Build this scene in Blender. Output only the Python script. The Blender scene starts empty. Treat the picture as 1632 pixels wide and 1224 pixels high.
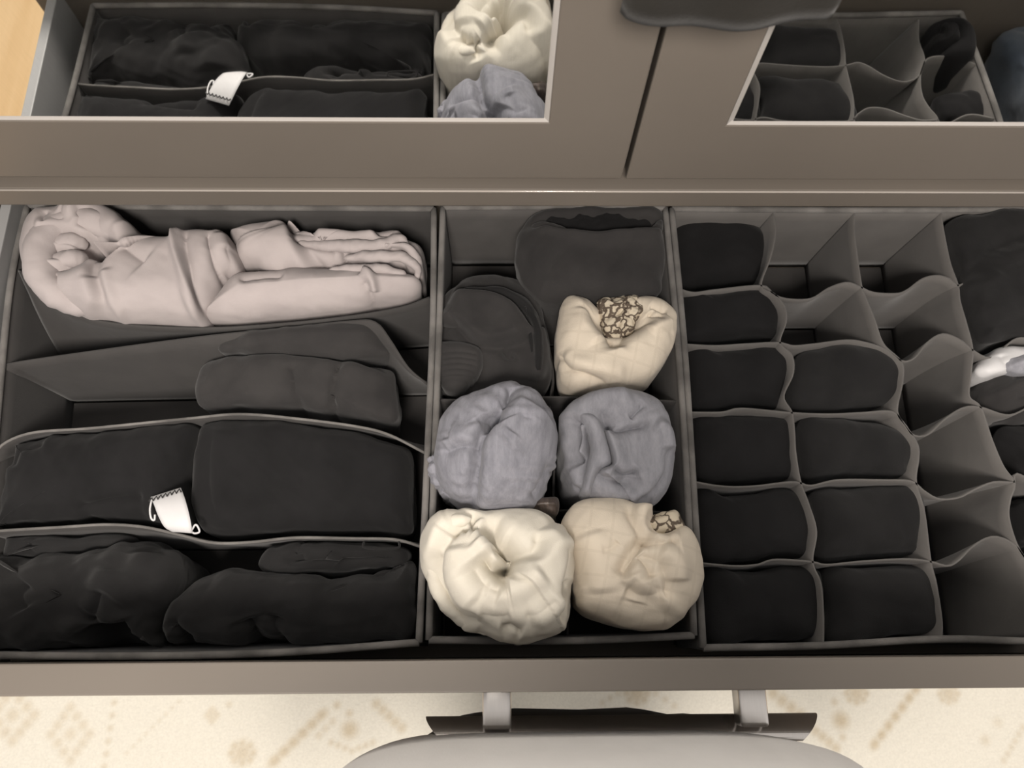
import bpy, bmesh, math, random
import numpy as np
from mathutils import Matrix, Vector

# ------------------------------------------------------------------ camera
scene = bpy.context.scene
C = scene.collection
CAM_H, FPX = 0.70, 1270.8
_p, _y, _r = (math.radians(a) for a in (18.577, -1.026, -0.105))
ROT = (Matrix.Rotation(_p, 3, 'X') @ Matrix.Rotation(_y, 3, 'Y') @ Matrix.Rotation(_r, 3, 'Z'))
cam_data = bpy.data.cameras.new('camera')
cam = bpy.data.objects.new('camera', cam_data)
C.objects.link(cam)
cam.matrix_world = Matrix.Translation((0, 0, CAM_H)) @ ROT.to_4x4()
cam_data.sensor_width = 36.0
cam_data.lens = FPX / 1632 * 36.0
cam_data.clip_start = 0.02
cam_data.dof.use_dof = True
cam_data.dof.focus_distance = 0.69
cam_data.dof.aperture_fstop = 11.0
scene.camera = cam

# ------------------------------------------------------------------ world, lights, exposure
world = bpy.data.worlds.new('room_ambience')
scene.world = world
world.use_nodes = True
wb = world.node_tree.nodes['Background']
wb.inputs['Color'].default_value = (1.0, 0.95, 0.91, 1)
wb.inputs['Strength'].default_value = 0.74

def area_light(name, loc, target, size, power, col):
    d = bpy.data.lights.new(name, 'AREA')
    d.shape = 'DISK'; d.size = size; d.energy = power; d.color = col
    o = bpy.data.objects.new(name, d); C.objects.link(o)
    o.location = loc
    o.rotation_euler = (Vector(target) - Vector(loc)).to_track_quat('-Z', 'Y').to_euler()
    return o
area_light('ceiling_lamp_light', (-0.05, -0.74, 1.62), (-0.05, 0.0, -0.4), 0.45, 50, (1.0, 0.92, 0.84))

vs = scene.view_settings
vs.view_transform = 'Standard'; vs.look = 'None'
vs.exposure = 0.0; vs.gamma = 1.0; vs.use_curve_mapping = False

# ------------------------------------------------------------------ helpers
RM = np.array(ROT)
def ray(u, v):
    return RM @ np.array([(u - 816) / FPX, -(v - 612) / FPX, -1.0])
def at(u, v, Z=0.0):
    d = ray(u, v)
    return np.array([0, 0, CAM_H]) + d * ((Z - CAM_H) / d[2])
def at_xy(pts, Z=0.0):
    return np.array([at(u, v, Z)[:2] for u, v in pts])

def lin(r, g, b):
    f = lambda c: (c / 255) / 12.92 if c <= 10 else (((c / 255) + .055) / 1.055) ** 2.4
    return (f(r), f(g), f(b), 1.0)

def tag(o, label=None, cat=None, group=None, kind=None):
    if label: o['label'] = label
    if cat: o['category'] = cat
    if group: o['group'] = group
    if kind: o['kind'] = kind
    return o
def thing(name, label, cat, loc=(0, 0, 0), group=None):
    o = bpy.data.objects.new(name, None); C.objects.link(o)
    o.location = loc; o.empty_display_size = .02
    tag(o, label, cat, group)
    return o
def obj(name, verts, faces, mat, parent=None, smooth=False):
    me = bpy.data.meshes.new(name)
    me.from_pydata([tuple(map(float, v)) for v in verts], [], [tuple(int(i) for i in f) for f in faces])
    me.materials.append(mat)
    if smooth:
        me.polygons.foreach_set('use_smooth', [True] * len(me.polygons))
    me.update()
    o = bpy.data.objects.new(name, me); C.objects.link(o)
    if parent is not None:
        o.parent = parent
        w = Vector((0, 0, 0)); q = parent
        while q is not None:
            w += q.location; q = q.parent
        o.location = -w
    return o
def obj_bm(name, bm, mat, parent=None, smooth=False):
    bm.verts.ensure_lookup_table(); bm.verts.index_update()
    v = [x.co[:] for x in bm.verts]; f = [[y.index for y in x.verts] for x in bm.faces]
    bm.free()
    return obj(name, v, f, mat, parent, smooth)
def box_bm(x0, x1, y0, y1, z0, z1, bev=0.0, seg=2, bm=None):
    b = bmesh.new()
    bmesh.ops.create_cube(b, size=1)
    for v in b.verts:
        v.co = Vector((x0 + (v.co.x + .5) * (x1 - x0), y0 + (v.co.y + .5) * (y1 - y0), z0 + (v.co.z + .5) * (z1 - z0)))
    if bev:
        bmesh.ops.bevel(b, geom=list(b.edges), offset=bev, segments=seg, affect='EDGES', profile=.6)
    return b
def box(name, x0, x1, y0, y1, z0, z1, mat, parent=None, bev=0.0015):
    return obj_bm(name, box_bm(x0, x1, y0, y1, z0, z1, bev), mat, parent)

def smooth_open(P, n):
    P = np.asarray(P, float)
    Q = np.vstack([2 * P[0] - P[1], P, 2 * P[-1] - P[-2]])
    seg = np.linalg.norm(np.diff(P, axis=0), axis=1); cs = np.concatenate([[0], np.cumsum(seg)])
    out = []
    for s in np.linspace(0, cs[-1], n):
        i = min(np.searchsorted(cs, s, 'right') - 1, len(P) - 2); i = max(i, 0)
        t = (s - cs[i]) / max(seg[i], 1e-9)
        a, b, c, d = Q[i], Q[i + 1], Q[i + 2], Q[i + 3]
        out.append(.5 * ((2 * b) + (c - a) * t + (2 * a - 5 * b + 4 * c - d) * t * t + (3 * b - a - 3 * c + d) * t ** 3))
    return np.array(out)
def smooth_closed(P, n):
    P = np.asarray(P, float); m = len(P)
    seg = np.linalg.norm(np.roll(P, -1, 0) - P, axis=1); cs = np.concatenate([[0], np.cumsum(seg)])
    out = []
    for s in np.linspace(0, cs[-1], n, endpoint=False):
        i = int(np.searchsorted(cs, s, 'right') - 1); t = (s - cs[i]) / max(seg[i], 1e-9)
        a, b, c, d = P[(i - 1) % m], P[i % m], P[(i + 1) % m], P[(i + 2) % m]
        out.append(.5 * ((2 * b) + (c - a) * t + (2 * a - 5 * b + 4 * c - d) * t * t + (3 * b - a - 3 * c + d) * t ** 3))
    out = np.array(out)
    return out

def wave_noise(P, scale, seed, oct=3):
    """smooth pseudo noise from warped sines, P (n,3), about -1..1"""
    rng = np.random.default_rng(seed)
    out = np.zeros(len(P)); amp = 1.0; tot = 0
    for o in range(oct):
        k = 2 * math.pi / scale * (1.9 ** o)
        acc = np.zeros(len(P))
        for j in range(5):
            d = rng.normal(size=3); d /= np.linalg.norm(d)
            w = rng.normal(size=3); w /= np.linalg.norm(w)
            ph = rng.uniform(0, 6.28, 2)
            acc += np.sin(k * (P @ d) + ph[0] + 1.1 * np.sin(.6 * k * (P @ w) + ph[1]))
        out += amp * acc / 2.6; tot += amp; amp *= .5
    return out / tot

def mesh_normals(V, F):
    N = np.zeros_like(V)
    F = np.asarray(F)
    a, b, c = V[F[:, 0]], V[F[:, 1]], V[F[:, 2]]
    n = np.cross(b - a, c - a)
    for k in range(F.shape[1]):
        np.add.at(N, F[:, k], n)
    L = np.linalg.norm(N, axis=1, keepdims=True); L[L < 1e-12] = 1
    return N / L

def stroke_field(XY, strokes, Zs):
    """summed displacement of creases / ridges / cloth steps drawn as polylines on the garment"""
    D = np.zeros(len(XY))
    for s in strokes:
        k = s[0]
        if k == 'e':                                   # soft hollow or bump
            _, c, ru, rv, amp = s
            c0 = at(*c, Zs)[:2]; sx = abs(at(c[0] + ru, c[1], Zs)[0] - c0[0]); sy = abs(at(c[0], c[1] + rv, Zs)[1] - c0[1])
            r2 = ((XY[:, 0] - c0[0]) / sx) ** 2 + ((XY[:, 1] - c0[1]) / sy) ** 2
            D += amp * np.exp(-r2 ** 1.6)
            continue
        pts, amp, w = s[1], s[2], s[3]
        L = s[4] if len(s) > 4 else w * 4
        P = smooth_open(at_xy(pts, Zs), 36)
        A, B = P[:-1], P[1:]; AB = B - A; l2 = (AB ** 2).sum(1) + 1e-14
        XYa = XY; mg = max(w * 6, L * 5 if k == 's' else 0)
        sel = np.where((XY[:, 0] > P[:, 0].min() - mg) & (XY[:, 0] < P[:, 0].max() + mg) & (XY[:, 1] > P[:, 1].min() - mg) & (XY[:, 1] < P[:, 1].max() + mg))[0]
        if not len(sel): continue
        XY = XYa[sel]
        best = np.full(len(XY), 1e9); sd0 = np.zeros(len(XY)); s01 = np.zeros(len(XY))
        for g in range(35):
            t = np.clip(((XY - A[g]) @ AB[g]) / l2[g], 0, 1)
            v = XY - (A[g] + t[:, None] * AB[g])
            dd = np.sqrt((v ** 2).sum(1)); m = dd < best
            cr = AB[g, 0] * v[:, 1] - AB[g, 1] * v[:, 0]
            best = np.where(m, dd, best); sd0 = np.where(m, np.sign(cr) * dd, sd0); s01 = np.where(m, (g + t) / 35.0, s01)
        d = best
        fade = np.clip(np.minimum(s01, 1 - s01) / .14, 0, 1); fade = fade * fade * (3 - 2 * fade)
        # past the ends the stroke dies out
        if k == 'c':
            D[sel] -= amp * fade * np.exp(-((d + .0004) / (w * 1.25)) ** 1.15)
        elif k == 'r':
            D[sel] += amp * fade * np.exp(-(d / w) ** 2)
        elif k == 's':                                 # left of the drawing direction lies on top
            sd = sd0
            up = .5 + .5 * np.tanh(sd / w)
            D[sel] += amp * fade * up * np.exp(-np.maximum(sd, 0) / L) - .35 * amp * fade * np.exp(-((sd + w * 1.4) / (w * 1.6)) ** 2)
        XY = XYa
    return D

def soft(name, outline, mat, parent=None, Zr=-.01, Zt=.02, Zb=-.105, strokes=(), nseg=160, nring=60, p=2.6, q=2.0,
         taper=.10, noise=.002, nscale=.05, seed=1, center=None, Zs=None, tilt=0.0, wr=None, R=None, amp=1.0, xlim=None, ylim=None):
    """a soft stuffed cloth body: outline in plan, domed top, sides down to Zb, folds along strokes"""
    O = smooth_closed(at_xy(outline, Zr), nseg)
    if xlim: O[:, 0] = np.clip(O[:, 0], *xlim)
    if ylim: O[:, 1] = np.clip(O[:, 1], *ylim)
    c = at(*center, Zr)[:2] if center else O.mean(0)
    cj = np.tile(c, (nseg, 1))
    ts = np.sin(np.linspace(0, 1, nring + 1)[1:] * math.pi / 2) ** 0.9
    V = [np.array([c[0], c[1], Zt])]
    for t in ts:
        z = Zr + (Zt - Zr) * (max(0.0, 1 - t ** p)) ** (1 / q)
        for P, c in zip(O, cj):
            V.append(np.array([c[0] + t * (P[0] - c[0]), c[1] + t * (P[1] - c[1]), z]))
    nl = 9
    for k in range(1, nl + 1):
        s = k / nl
        rr = 1 - taper * s ** 1.6
        if k == nl: rr -= .05
        for P, c in zip(O, cj):
            V.append(np.array([c[0] + rr * (P[0] - c[0]), c[1] + rr * (P[1] - c[1]), Zr + (Zb - Zr) * s]))
    V = np.array(V)
    if R:                                              # height from the distance to the outline: long shapes stay evenly full
        nt_ = 1 + len(ts) * nseg
        dd = np.full(nt_, 9.0)
        for g in range(nseg):
            A_, B_ = O[g], O[(g + 1) % nseg]; e_ = B_ - A_
            q_ = np.clip(((V[:nt_, :2] - A_) @ e_) / (e_ @ e_ + 1e-14), 0, 1)
            dd = np.minimum(dd, ((V[:nt_, :2] - A_ - q_[:, None] * e_) ** 2).sum(1))
        tt = np.clip(1 - np.sqrt(dd) / R, 0, 1)
        V[:nt_, 2] = Zr + (Zt - Zr) * np.clip(1 - tt ** p, 0, 1) ** (1 / q)
    ccw = ((O[:, 0] * np.roll(O[:, 1], -1) - np.roll(O[:, 0], -1) * O[:, 1]).sum()) > 0
    F = []
    nr = len(ts) + nl
    T3 = []
    for j in range(nseg):
        a, b = 1 + j, 1 + (j + 1) % nseg
        f = (0, a, b) if ccw else (0, b, a)
        T3.append(f)
    Q4 = []
    for k in range(nr - 1):
        for j in range(nseg):
            a = 1 + k * nseg + j; b = 1 + k * nseg + (j + 1) % nseg
            d = a + nseg; e = b + nseg
            Q4.append((a, d, e, b) if ccw else (a, b, e, d))
    last = 1 + (nr - 1) * nseg
    cap = tuple(last + j for j in range(nseg))
    if ccw: cap = cap[::-1]
    N = mesh_normals(V, np.array(Q4))
    N[0] = (0, 0, 1)
    Zs = Zs if Zs is not None else (Zr + Zt) / 2
    top = np.clip((V[:, 2] - Zb) / (Zr - Zb), 0, 1)
    disp = amp * stroke_field(V[:, :2], strokes, Zs) * np.clip(top * 1.3 - .3, 0, 1)
    disp += noise * wave_noise(V, nscale, seed) * np.clip(top * 2, 0, 1)
    if wr:                                             # fine tension wrinkles: amplitude, wavelength, direction in degrees
        a, wl, ang = wr
        d = np.array([math.cos(math.radians(ang)), math.sin(math.radians(ang)), .3])
        m = np.clip(wave_noise(V, .06, seed + 7, 2) + .1, 0, 1)
        disp += a * m * np.sin(2 * math.pi / wl * (V @ d) + 3 * wave_noise(V, .07, seed + 9, 2))
    V2 = V + N * disp[:, None]
    V2[:, 2] = np.where(V[:, 2] <= Zb + 1e-5, Zb, np.maximum(V2[:, 2], Zb + .002))
    return obj(name, V2, T3 + Q4 + [cap], mat, parent, True)

def sheet(name, top, bottom, Zt, Zb, mat, parent, thick=.002, n=70, rows=9, ease=1.6, ztop=None):
    """a standing cloth wall: wavy top edge over a straight foot"""
    A = smooth_open(top, n); B = smooth_open(bottom, n)
    zt = np.full(n, Zt) if ztop is None else smooth_open(np.array([[i, z] for i, z in enumerate(ztop)]), n)[:, 1]
    V, F = [], []
    for side in (0, 1):
        for k in range(rows):
            s = k / (rows - 1); w = (1 - s) ** ease
            L = A * w + B * (1 - w)
            T = np.gradient(L, axis=0); T /= np.linalg.norm(T, axis=1, keepdims=True) + 1e-12
            nrm = np.stack([-T[:, 1], T[:, 0]], 1) * (thick / 2 if side == 0 else -thick / 2)
            for i in range(n):
                V.append((L[i, 0] + nrm[i, 0], L[i, 1] + nrm[i, 1], zt[i] + (Zb - zt[i]) * s))
    m = rows * n
    for k in range(rows - 1):
        for i in range(n - 1):
            a = k * n + i
            F.append((a, a + n, a + n + 1, a + 1))
            F.append((m + a, m + a + 1, m + a + n + 1, m + a + n))
    for i in range(n - 1):
        F.append((i, i + 1, m + i + 1, m + i))
        a = (rows - 1) * n + i
        F.append((a, m + a, m + a + 1, a + 1))
    for k in range(rows - 1):
        a = k * n; F.append((a, m + a, m + a + n, a + n))
        a = k * n + n - 1; F.append((a, a + n, m + a + n, m + a))
    return obj(name, V, F, mat, parent, True)

def tube(name, path, rad, mat, parent=None, n=None, sides=8, closed=False, flat=1.0):
    P = np.asarray(path, float)
    if n: P = smooth_closed(P, n) if closed else smooth_open(P, n)
    m = len(P)
    T = (np.roll(P, -1, 0) - np.roll(P, 1, 0)) if closed else np.gradient(P, axis=0)
    T /= np.linalg.norm(T, axis=1, keepdims=True) + 1e-12
    V, F = [], []
    up = np.array([0, 0, 1.0])
    for i in range(m):
        s = np.cross(T[i], up)
        if np.linalg.norm(s) < 1e-4: s = np.array([1., 0, 0])
        s /= np.linalg.norm(s); b = np.cross(s, T[i])
        r = rad[i] if hasattr(rad, '__len__') else rad
        for k in range(sides):
            a = 2 * math.pi * k / sides
            V.append(P[i] + r * (math.cos(a) * s + math.sin(a) * flat * b))
    for i in range(m if closed else m - 1):
        for k in range(sides):
            a = i * sides + k; b2 = i * sides + (k + 1) % sides
            c = ((i + 1) % m) * sides + (k + 1) % sides; d = ((i + 1) % m) * sides + k
            F.append((a, b2, c, d))
    if not closed:
        F.append(tuple(range(sides))[::-1]); F.append(tuple((m - 1) * sides + k for k in range(sides)))
    return obj(name, V, F, mat, parent, True)

def cloth_tube(name, pts, rad, mat, parent, n=90, sides=22, noise=.0012, seed=3, flat=1.0):
    """a padded fold of cloth running along a path"""
    P = smooth_open(np.array([tuple(at(u, v, z)) for u, v, z in pts]), n)
    r = np.interp(np.linspace(0, 1, n), np.linspace(0, 1, len(rad)), rad)
    ends = np.clip(np.minimum(np.linspace(0, 1, n), np.linspace(1, 0, n)) / .05, 0, 1) ** .5
    o = tube(name, P, r * np.maximum(ends, .08), mat, parent, sides=sides, flat=flat)
    V = np.array([v.co[:] for v in o.data.vertices]); c = np.repeat(P, sides, 0)
    d = V - c; L = np.linalg.norm(d, axis=1, keepdims=True) + 1e-9
    V = V + d / L * (noise * wave_noise(V, .022, seed))[:, None]
    o.data.vertices.foreach_set('co', V.ravel()); o.data.update()
    return o

# ------------------------------------------------------------------ materials
def new_mat(name):
    m = bpy.data.materials.new(name); m.use_nodes = True
    nt = m.node_tree; b = nt.nodes['Principled BSDF']
    return m, nt, b
def nd(nt, t, **kw):
    n = nt.nodes.new(t)
    for k, v in kw.items(): setattr(n, k, v)
    return n
def mapped(nt, scale=(1, 1, 1), rot=(0, 0, 0)):
    tc = nd(nt, 'ShaderNodeTexCoord'); mp = nd(nt, 'ShaderNodeMapping')
    mp.inputs['Scale'].default_value = scale; mp.inputs['Rotation'].default_value = rot
    nt.links.new(tc.outputs['Object'], mp.inputs['Vector'])
    return mp.outputs['Vector']
def ramp(nt, fac, stops):
    r = nd(nt, 'ShaderNodeValToRGB')
    e = r.color_ramp.elements
    while len(e) < len(stops): e.new(.5)
    for i, (p, c) in enumerate(stops): e[i].position = p; e[i].color = c
    nt.links.new(fac, r.inputs['Fac'])
    return r.outputs['Color']
def bump(nt, b, h, strength, dist):
    n = nd(nt, 'ShaderNodeBump'); n.inputs['Strength'].default_value = strength; n.inputs['Distance'].default_value = dist
    nt.links.new(h, n.inputs['Height']); nt.links.new(n.outputs['Normal'], b.inputs['Normal'])

def fabric(name, col, col2=None, scale=900, bstr=.35, rough=.92, sheen=.15, melange=None, plaid=None, spec=.15):
    m, nt, b = new_mat(name)
    b.inputs['Roughness'].default_value = rough
    b.inputs['Specular IOR Level'].default_value = spec
    b.inputs['Sheen Weight'].default_value = sheen
    b.inputs['Sheen Roughness'].default_value = .5
    col2 = col2 or tuple(c * .86 for c in col[:3]) + (1,)
    n1 = nd(nt, 'ShaderNodeTexNoise'); n1.inputs['Scale'].default_value = 26; n1.inputs['Detail'].default_value = 6
    v = mapped(nt, melange if melange else (1, 1, 1))
    nt.links.new(v, n1.inputs['Vector'])
    if melange: n1.inputs['Scale'].default_value = 150; n1.inputs['Roughness'].default_value = .7
    base = ramp(nt, n1.outputs['Fac'], [(.36, col2), (.62, col)])
    if plaid:
        w = nd(nt, 'ShaderNodeTexBrick')
        w.inputs['Color1'].default_value = (0, 0, 0, 1); w.inputs['Color2'].default_value = (0, 0, 0, 1)
        w.inputs['Mortar'].default_value = (1, 1, 1, 1); w.inputs['Scale'].default_value = 1
        w.inputs['Brick Width'].default_value = .018; w.inputs['Row Height'].default_value = .018
        w.inputs['Mortar Size'].default_value = .0012; w.offset = 0
        nt.links.new(mapped(nt, rot=(0, 0, .2)), w.inputs['Vector'])
        mx = nd(nt, 'ShaderNodeMix', data_type='RGBA')
        mm = nd(nt, 'ShaderNodeMath', operation='MULTIPLY'); mm.inputs[1].default_value = .16
        nt.links.new(w.outputs['Color'], mm.inputs[0]); nt.links.new(mm.outputs[0], mx.inputs['Factor'])
        nt.links.new(base, mx.inputs['A']); mx.inputs['B'].default_value = plaid
        base = mx.outputs['Result']
    nt.links.new(base, b.inputs['Base Color'])
    n2 = nd(nt, 'ShaderNodeTexNoise'); n2.inputs['Scale'].default_value = scale; n2.inputs['Detail'].default_value = 2
    nt.links.new(mapped(nt), n2.inputs['Vector'])
    n3 = nd(nt, 'ShaderNodeTexNoise'); n3.inputs['Scale'].default_value = 90; n3.inputs['Detail'].default_value = 3
    nt.links.new(mapped(nt), n3.inputs['Vector'])
    ad = nd(nt, 'ShaderNodeMath', operation='MULTIPLY_ADD'); ad.inputs[1].default_value = 2.0
    nt.links.new(n3.outputs['Fac'], ad.inputs[0]); nt.links.new(n2.outputs['Fac'], ad.inputs[2])
    bump(nt, b, ad.outputs[0], bstr, .0006)
    return m

def lacquer(name, col, rough=.42, spec=.4):
    m, nt, b = new_mat(name)
    n = nd(nt, 'ShaderNodeTexNoise'); n.inputs['Scale'].default_value = 7; n.inputs['Detail'].default_value = 3
    nt.links.new(mapped(nt), n.inputs['Vector'])
    nt.links.new(ramp(nt, n.outputs['Fac'], [(.3, tuple(c * .93 for c in col[:3]) + (1,)), (.7, col)]), b.inputs['Base Color'])
    b.inputs['Roughness'].default_value = rough; b.inputs['Specular IOR Level'].default_value = spec
    g = nd(nt, 'ShaderNodeTexNoise'); g.inputs['Scale'].default_value = 700
    nt.links.new(mapped(nt), g.inputs['Vector']); bump(nt, b, g.outputs['Fac'], .06, .0003)
    return m

def metal(name, col, rough):
    m, nt, b = new_mat(name)
    b.inputs['Metallic'].default_value = 1; b.inputs['Roughness'].default_value = rough
    n = nd(nt, 'ShaderNodeTexNoise'); n.inputs['Scale'].default_value = 60
    nt.links.new(mapped(nt, (20, 1, 1)), n.inputs['Vector'])
    nt.links.new(ramp(nt, n.outputs['Fac'], [(.3, tuple(c * .95 for c in col[:3]) + (1,)), (.7, col)]), b.inputs['Base Color'])
    return m

M = {}
M['taupe'] = lacquer('taupe_lacquer', (.130, .113, .096, 1))
M['taupe_in'] = lacquer('taupe_inner_board', (.14, .12, .10, 1), .55, .3)
M['edge_strip'] = lacquer('glossy_taupe_edging', (.30, .27, .24, 1), .16, .8)  # bright highlight of the rail edge, put into a paler colour
M['side_metal'] = lacquer('grey_drawer_side', (.30, .30, .30, 1), .38, .5)
M['black_plastic'] = lacquer('black_plastic', (.02, .018, .017, 1), .5)
M['mirror'] = metal('mirror_silver', (.90, .91, .90, 1), .02)
M['bevel'] = lacquer('mirror_bevel', (.36, .34, .32, 1), .3, .5)
M['nickel'] = metal('satin_nickel', (.72, .69, .66, 1), .30)
M['nickel_bar'] = metal('polished_nickel', (.62, .59, .56, 1), .20)
M['nonwoven'] = fabric('grey_nonwoven', (.056, .053, .0515, 1), None, 1400, .25, .95, .1)  # shade put into the colour: darkened copy of the grey box cloth
M['nonwoven_cell'] = fabric('grey_nonwoven_cell', (.125, .118, .112, 1), None, 1400, .2, .95, .15)  # same cloth lightened for the organizer, where more light falls
M['nonwoven_mid'] = fabric('grey_nonwoven_narrow_box', (.092, .087, .084, 1), None, 1400, .25, .95, .1)  # same cloth, tone between the shaded and the lit copy
M['binding'] = fabric('grey_woven_binding', (.20, .19, .18, 1), (.10, .095, .09, 1), 2600, .8, .9, .1)
M['black'] = fabric('black_jersey', (.0120, .0117, .0122, 1), (.0092, .0090, .0094, 1), 900, .25, .95, .06)
M['black2'] = fabric('soft_black_jersey', (.0165, .0161, .0163, 1), (.0125, .0122, .0125, 1), 900, .3, .95, .10)
M['charcoal'] = fabric('charcoal_knit', (.036, .034, .0335, 1), (.028, .0265, .0265, 1), 900, .3, .95, .12)
M['navy'] = fabric('navy_cloth', (.075, .092, .115, 1), (.05, .062, .08, 1), 900, .3, .85, .2)
M['white_pink'] = fabric('pale_pinkish_white_knit', (.385, .345, .338, 1), (.352, .315, .310, 1), 1200, .2, .9, .1)
M['cream'] = fabric('cream_cotton', (.68, .64, .555, 1), (.63, .59, .51, 1), 900, .3, .92, .1)
M['beige'] = fabric('beige_cotton', (.655, .58, .475, 1), (.60, .53, .435, 1), 900, .3, .92, .1, plaid=(.42, .36, .28, 1))
M['grey_mel'] = fabric('melange_grey_jersey', (.255, .255, .285, 1), (.185, .186, .212, 1), 900, .35, .92, .12, melange=(1, .25, 1))
M['grey_mel2'] = fabric('darker_melange_grey_jersey', (.265, .265, .29, 1), (.205, .206, .228, 1), 900, .35, .92, .12, melange=(1, .3, 1))
M['shirt'] = fabric('light_grey_shirt', (.84, .82, .80, 1), (.80, .78, .76, 1), 900, .2, .9, .1)
M['trousers'] = fabric('dark_taupe_trousers', (.095, .082, .066, 1), None, 900, .3, .92, .1)
M['brown_cloth'] = fabric('dark_brown_cloth', (.016, .0145, .012, 1), None, 900, .3, .95, .1)
M['label_white'] = fabric('white_satin_label', (.55, .545, .55, 1), (.50, .495, .50, 1), 2000, .15, .5, .1, spec=.4)
M['thread'] = fabric('dark_stitching', (.03, .03, .03, 1))
M['brown_satin'] = fabric('brown_satin_label', (.10, .075, .062, 1), (.04, .03, .026, 1), 900, .2, .35, .1, melange=(3, .3, 1), spec=.5)
M['skin'] = fabric('skin', (.60, .40, .30, 1), None, 500, .1, .55, 0, spec=.35)
M['hair'] = fabric('brown_hair', (.06, .04, .028, 1))

def print_mat():
    m, nt, b = new_mat('printed_cotton')
    vo = nd(nt, 'ShaderNodeTexVoronoi', feature='DISTANCE_TO_EDGE'); vo.inputs['Scale'].default_value = 95
    vo.inputs['Randomness'].default_value = .9
    ns = nd(nt, 'ShaderNodeTexNoise'); ns.inputs['Scale'].default_value = 120; ns.inputs['Detail'].default_value = 2
    mv = mapped(nt); nt.links.new(mv, ns.inputs['Vector'])
    va = nd(nt, 'ShaderNodeVectorMath', operation='MULTIPLY_ADD'); va.inputs[1].default_value = (.012, .012, .012)
    nt.links.new(ns.outputs['Color'], va.inputs[0]); nt.links.new(mv, va.inputs[2])
    nt.links.new(va.outputs[0], vo.inputs['Vector'])
    nt.links.new(ramp(nt, vo.outputs['Distance'], [(.07, (.10, .075, .055, 1)), (.13, (.56, .49, .38, 1))]), b.inputs['Base Color'])
    b.inputs['Roughness'].default_value = .9
    return m
M['print'] = print_mat()

def wood_mat():
    m, nt, b = new_mat('oak_laminate')
    n = nd(nt, 'ShaderNodeTexNoise'); n.inputs['Scale'].default_value = 3; n.inputs['Detail'].default_value = 8
    nt.links.new(mapped(nt, (9, .7, 1)), n.inputs['Vector'])
    nt.links.new(ramp(nt, n.outputs['Fac'], [(.3, (.68, .45, .22, 1)), (.7, (.78, .55, .30, 1))]), b.inputs['Base Color'])
    b.inputs['Roughness'].default_value = .4
    return m
M['wood'] = wood_mat()

def plain_wall():
    m, nt, b = new_mat('painted_wall')
    n = nd(nt, 'ShaderNodeTexNoise'); n.inputs['Scale'].default_value = 120
    nt.links.new(mapped(nt), n.inputs['Vector'])
    nt.links.new(ramp(nt, n.outputs['Fac'], [(.3, (.60, .56, .50, 1)), (.7, (.64, .60, .54, 1))]), b.inputs['Base Color'])
    b.inputs['Roughness'].default_value = .9
    return m
M['wall'] = plain_wall()

def rug_mat():
    m, nt, b = new_mat('patterned_rug')
    a = nd(nt, 'ShaderNodeVertexColor'); a.layer_name = 'print'
    n = nd(nt, 'ShaderNodeTexNoise'); n.inputs['Scale'].default_value = 300; n.inputs['Detail'].default_value = 3
    nt.links.new(mapped(nt), n.inputs['Vector'])
    mx = nd(nt, 'ShaderNodeMix', data_type='RGBA', blend_type='MULTIPLY'); mx.inputs['Factor'].default_value = .25
    nt.links.new(a.outputs['Color'], mx.inputs['A']); nt.links.new(n.outputs['Fac'], mx.inputs['B'])
    nt.links.new(mx.outputs['Result'], b.inputs['Base Color'])
    b.inputs['Roughness'].default_value = .95
    bump(nt, b, n.outputs['Fac'], .5, .002)
    return m
M['rug'] = rug_mat()

# ------------------------------------------------------------------ room shell
ZF = -0.90
YM = 0.336                                             # plane of the mirrored doors
floor = obj_bm('floor', box_bm(-2.4, 2.6, -2.4, 1.0, ZF - .05, ZF - .012), M['wood'])
tag(floor, 'light oak laminate floor beside the rug', kind='structure')
pb = None
k = 0
for i in range(27):
    x0 = -2.4 + i * .186
    for j in range(2):
        y0, y1 = (-2.4, -.95 + .5 * (i % 2)) if j == 0 else (-.95 + .5 * (i % 2), 1.0)
        box('plank', x0 + .0005, x0 + .1855, y0 + .0005, y1 - .0005, ZF - .0119, ZF, M['wood'], floor, .0006)
wall = obj_bm('wall_back', box_bm(-2.4, 2.6, .96, 1.0, ZF, 1.6), M['wall'])
tag(wall, 'plain painted wall behind the wardrobe', kind='structure')

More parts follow.
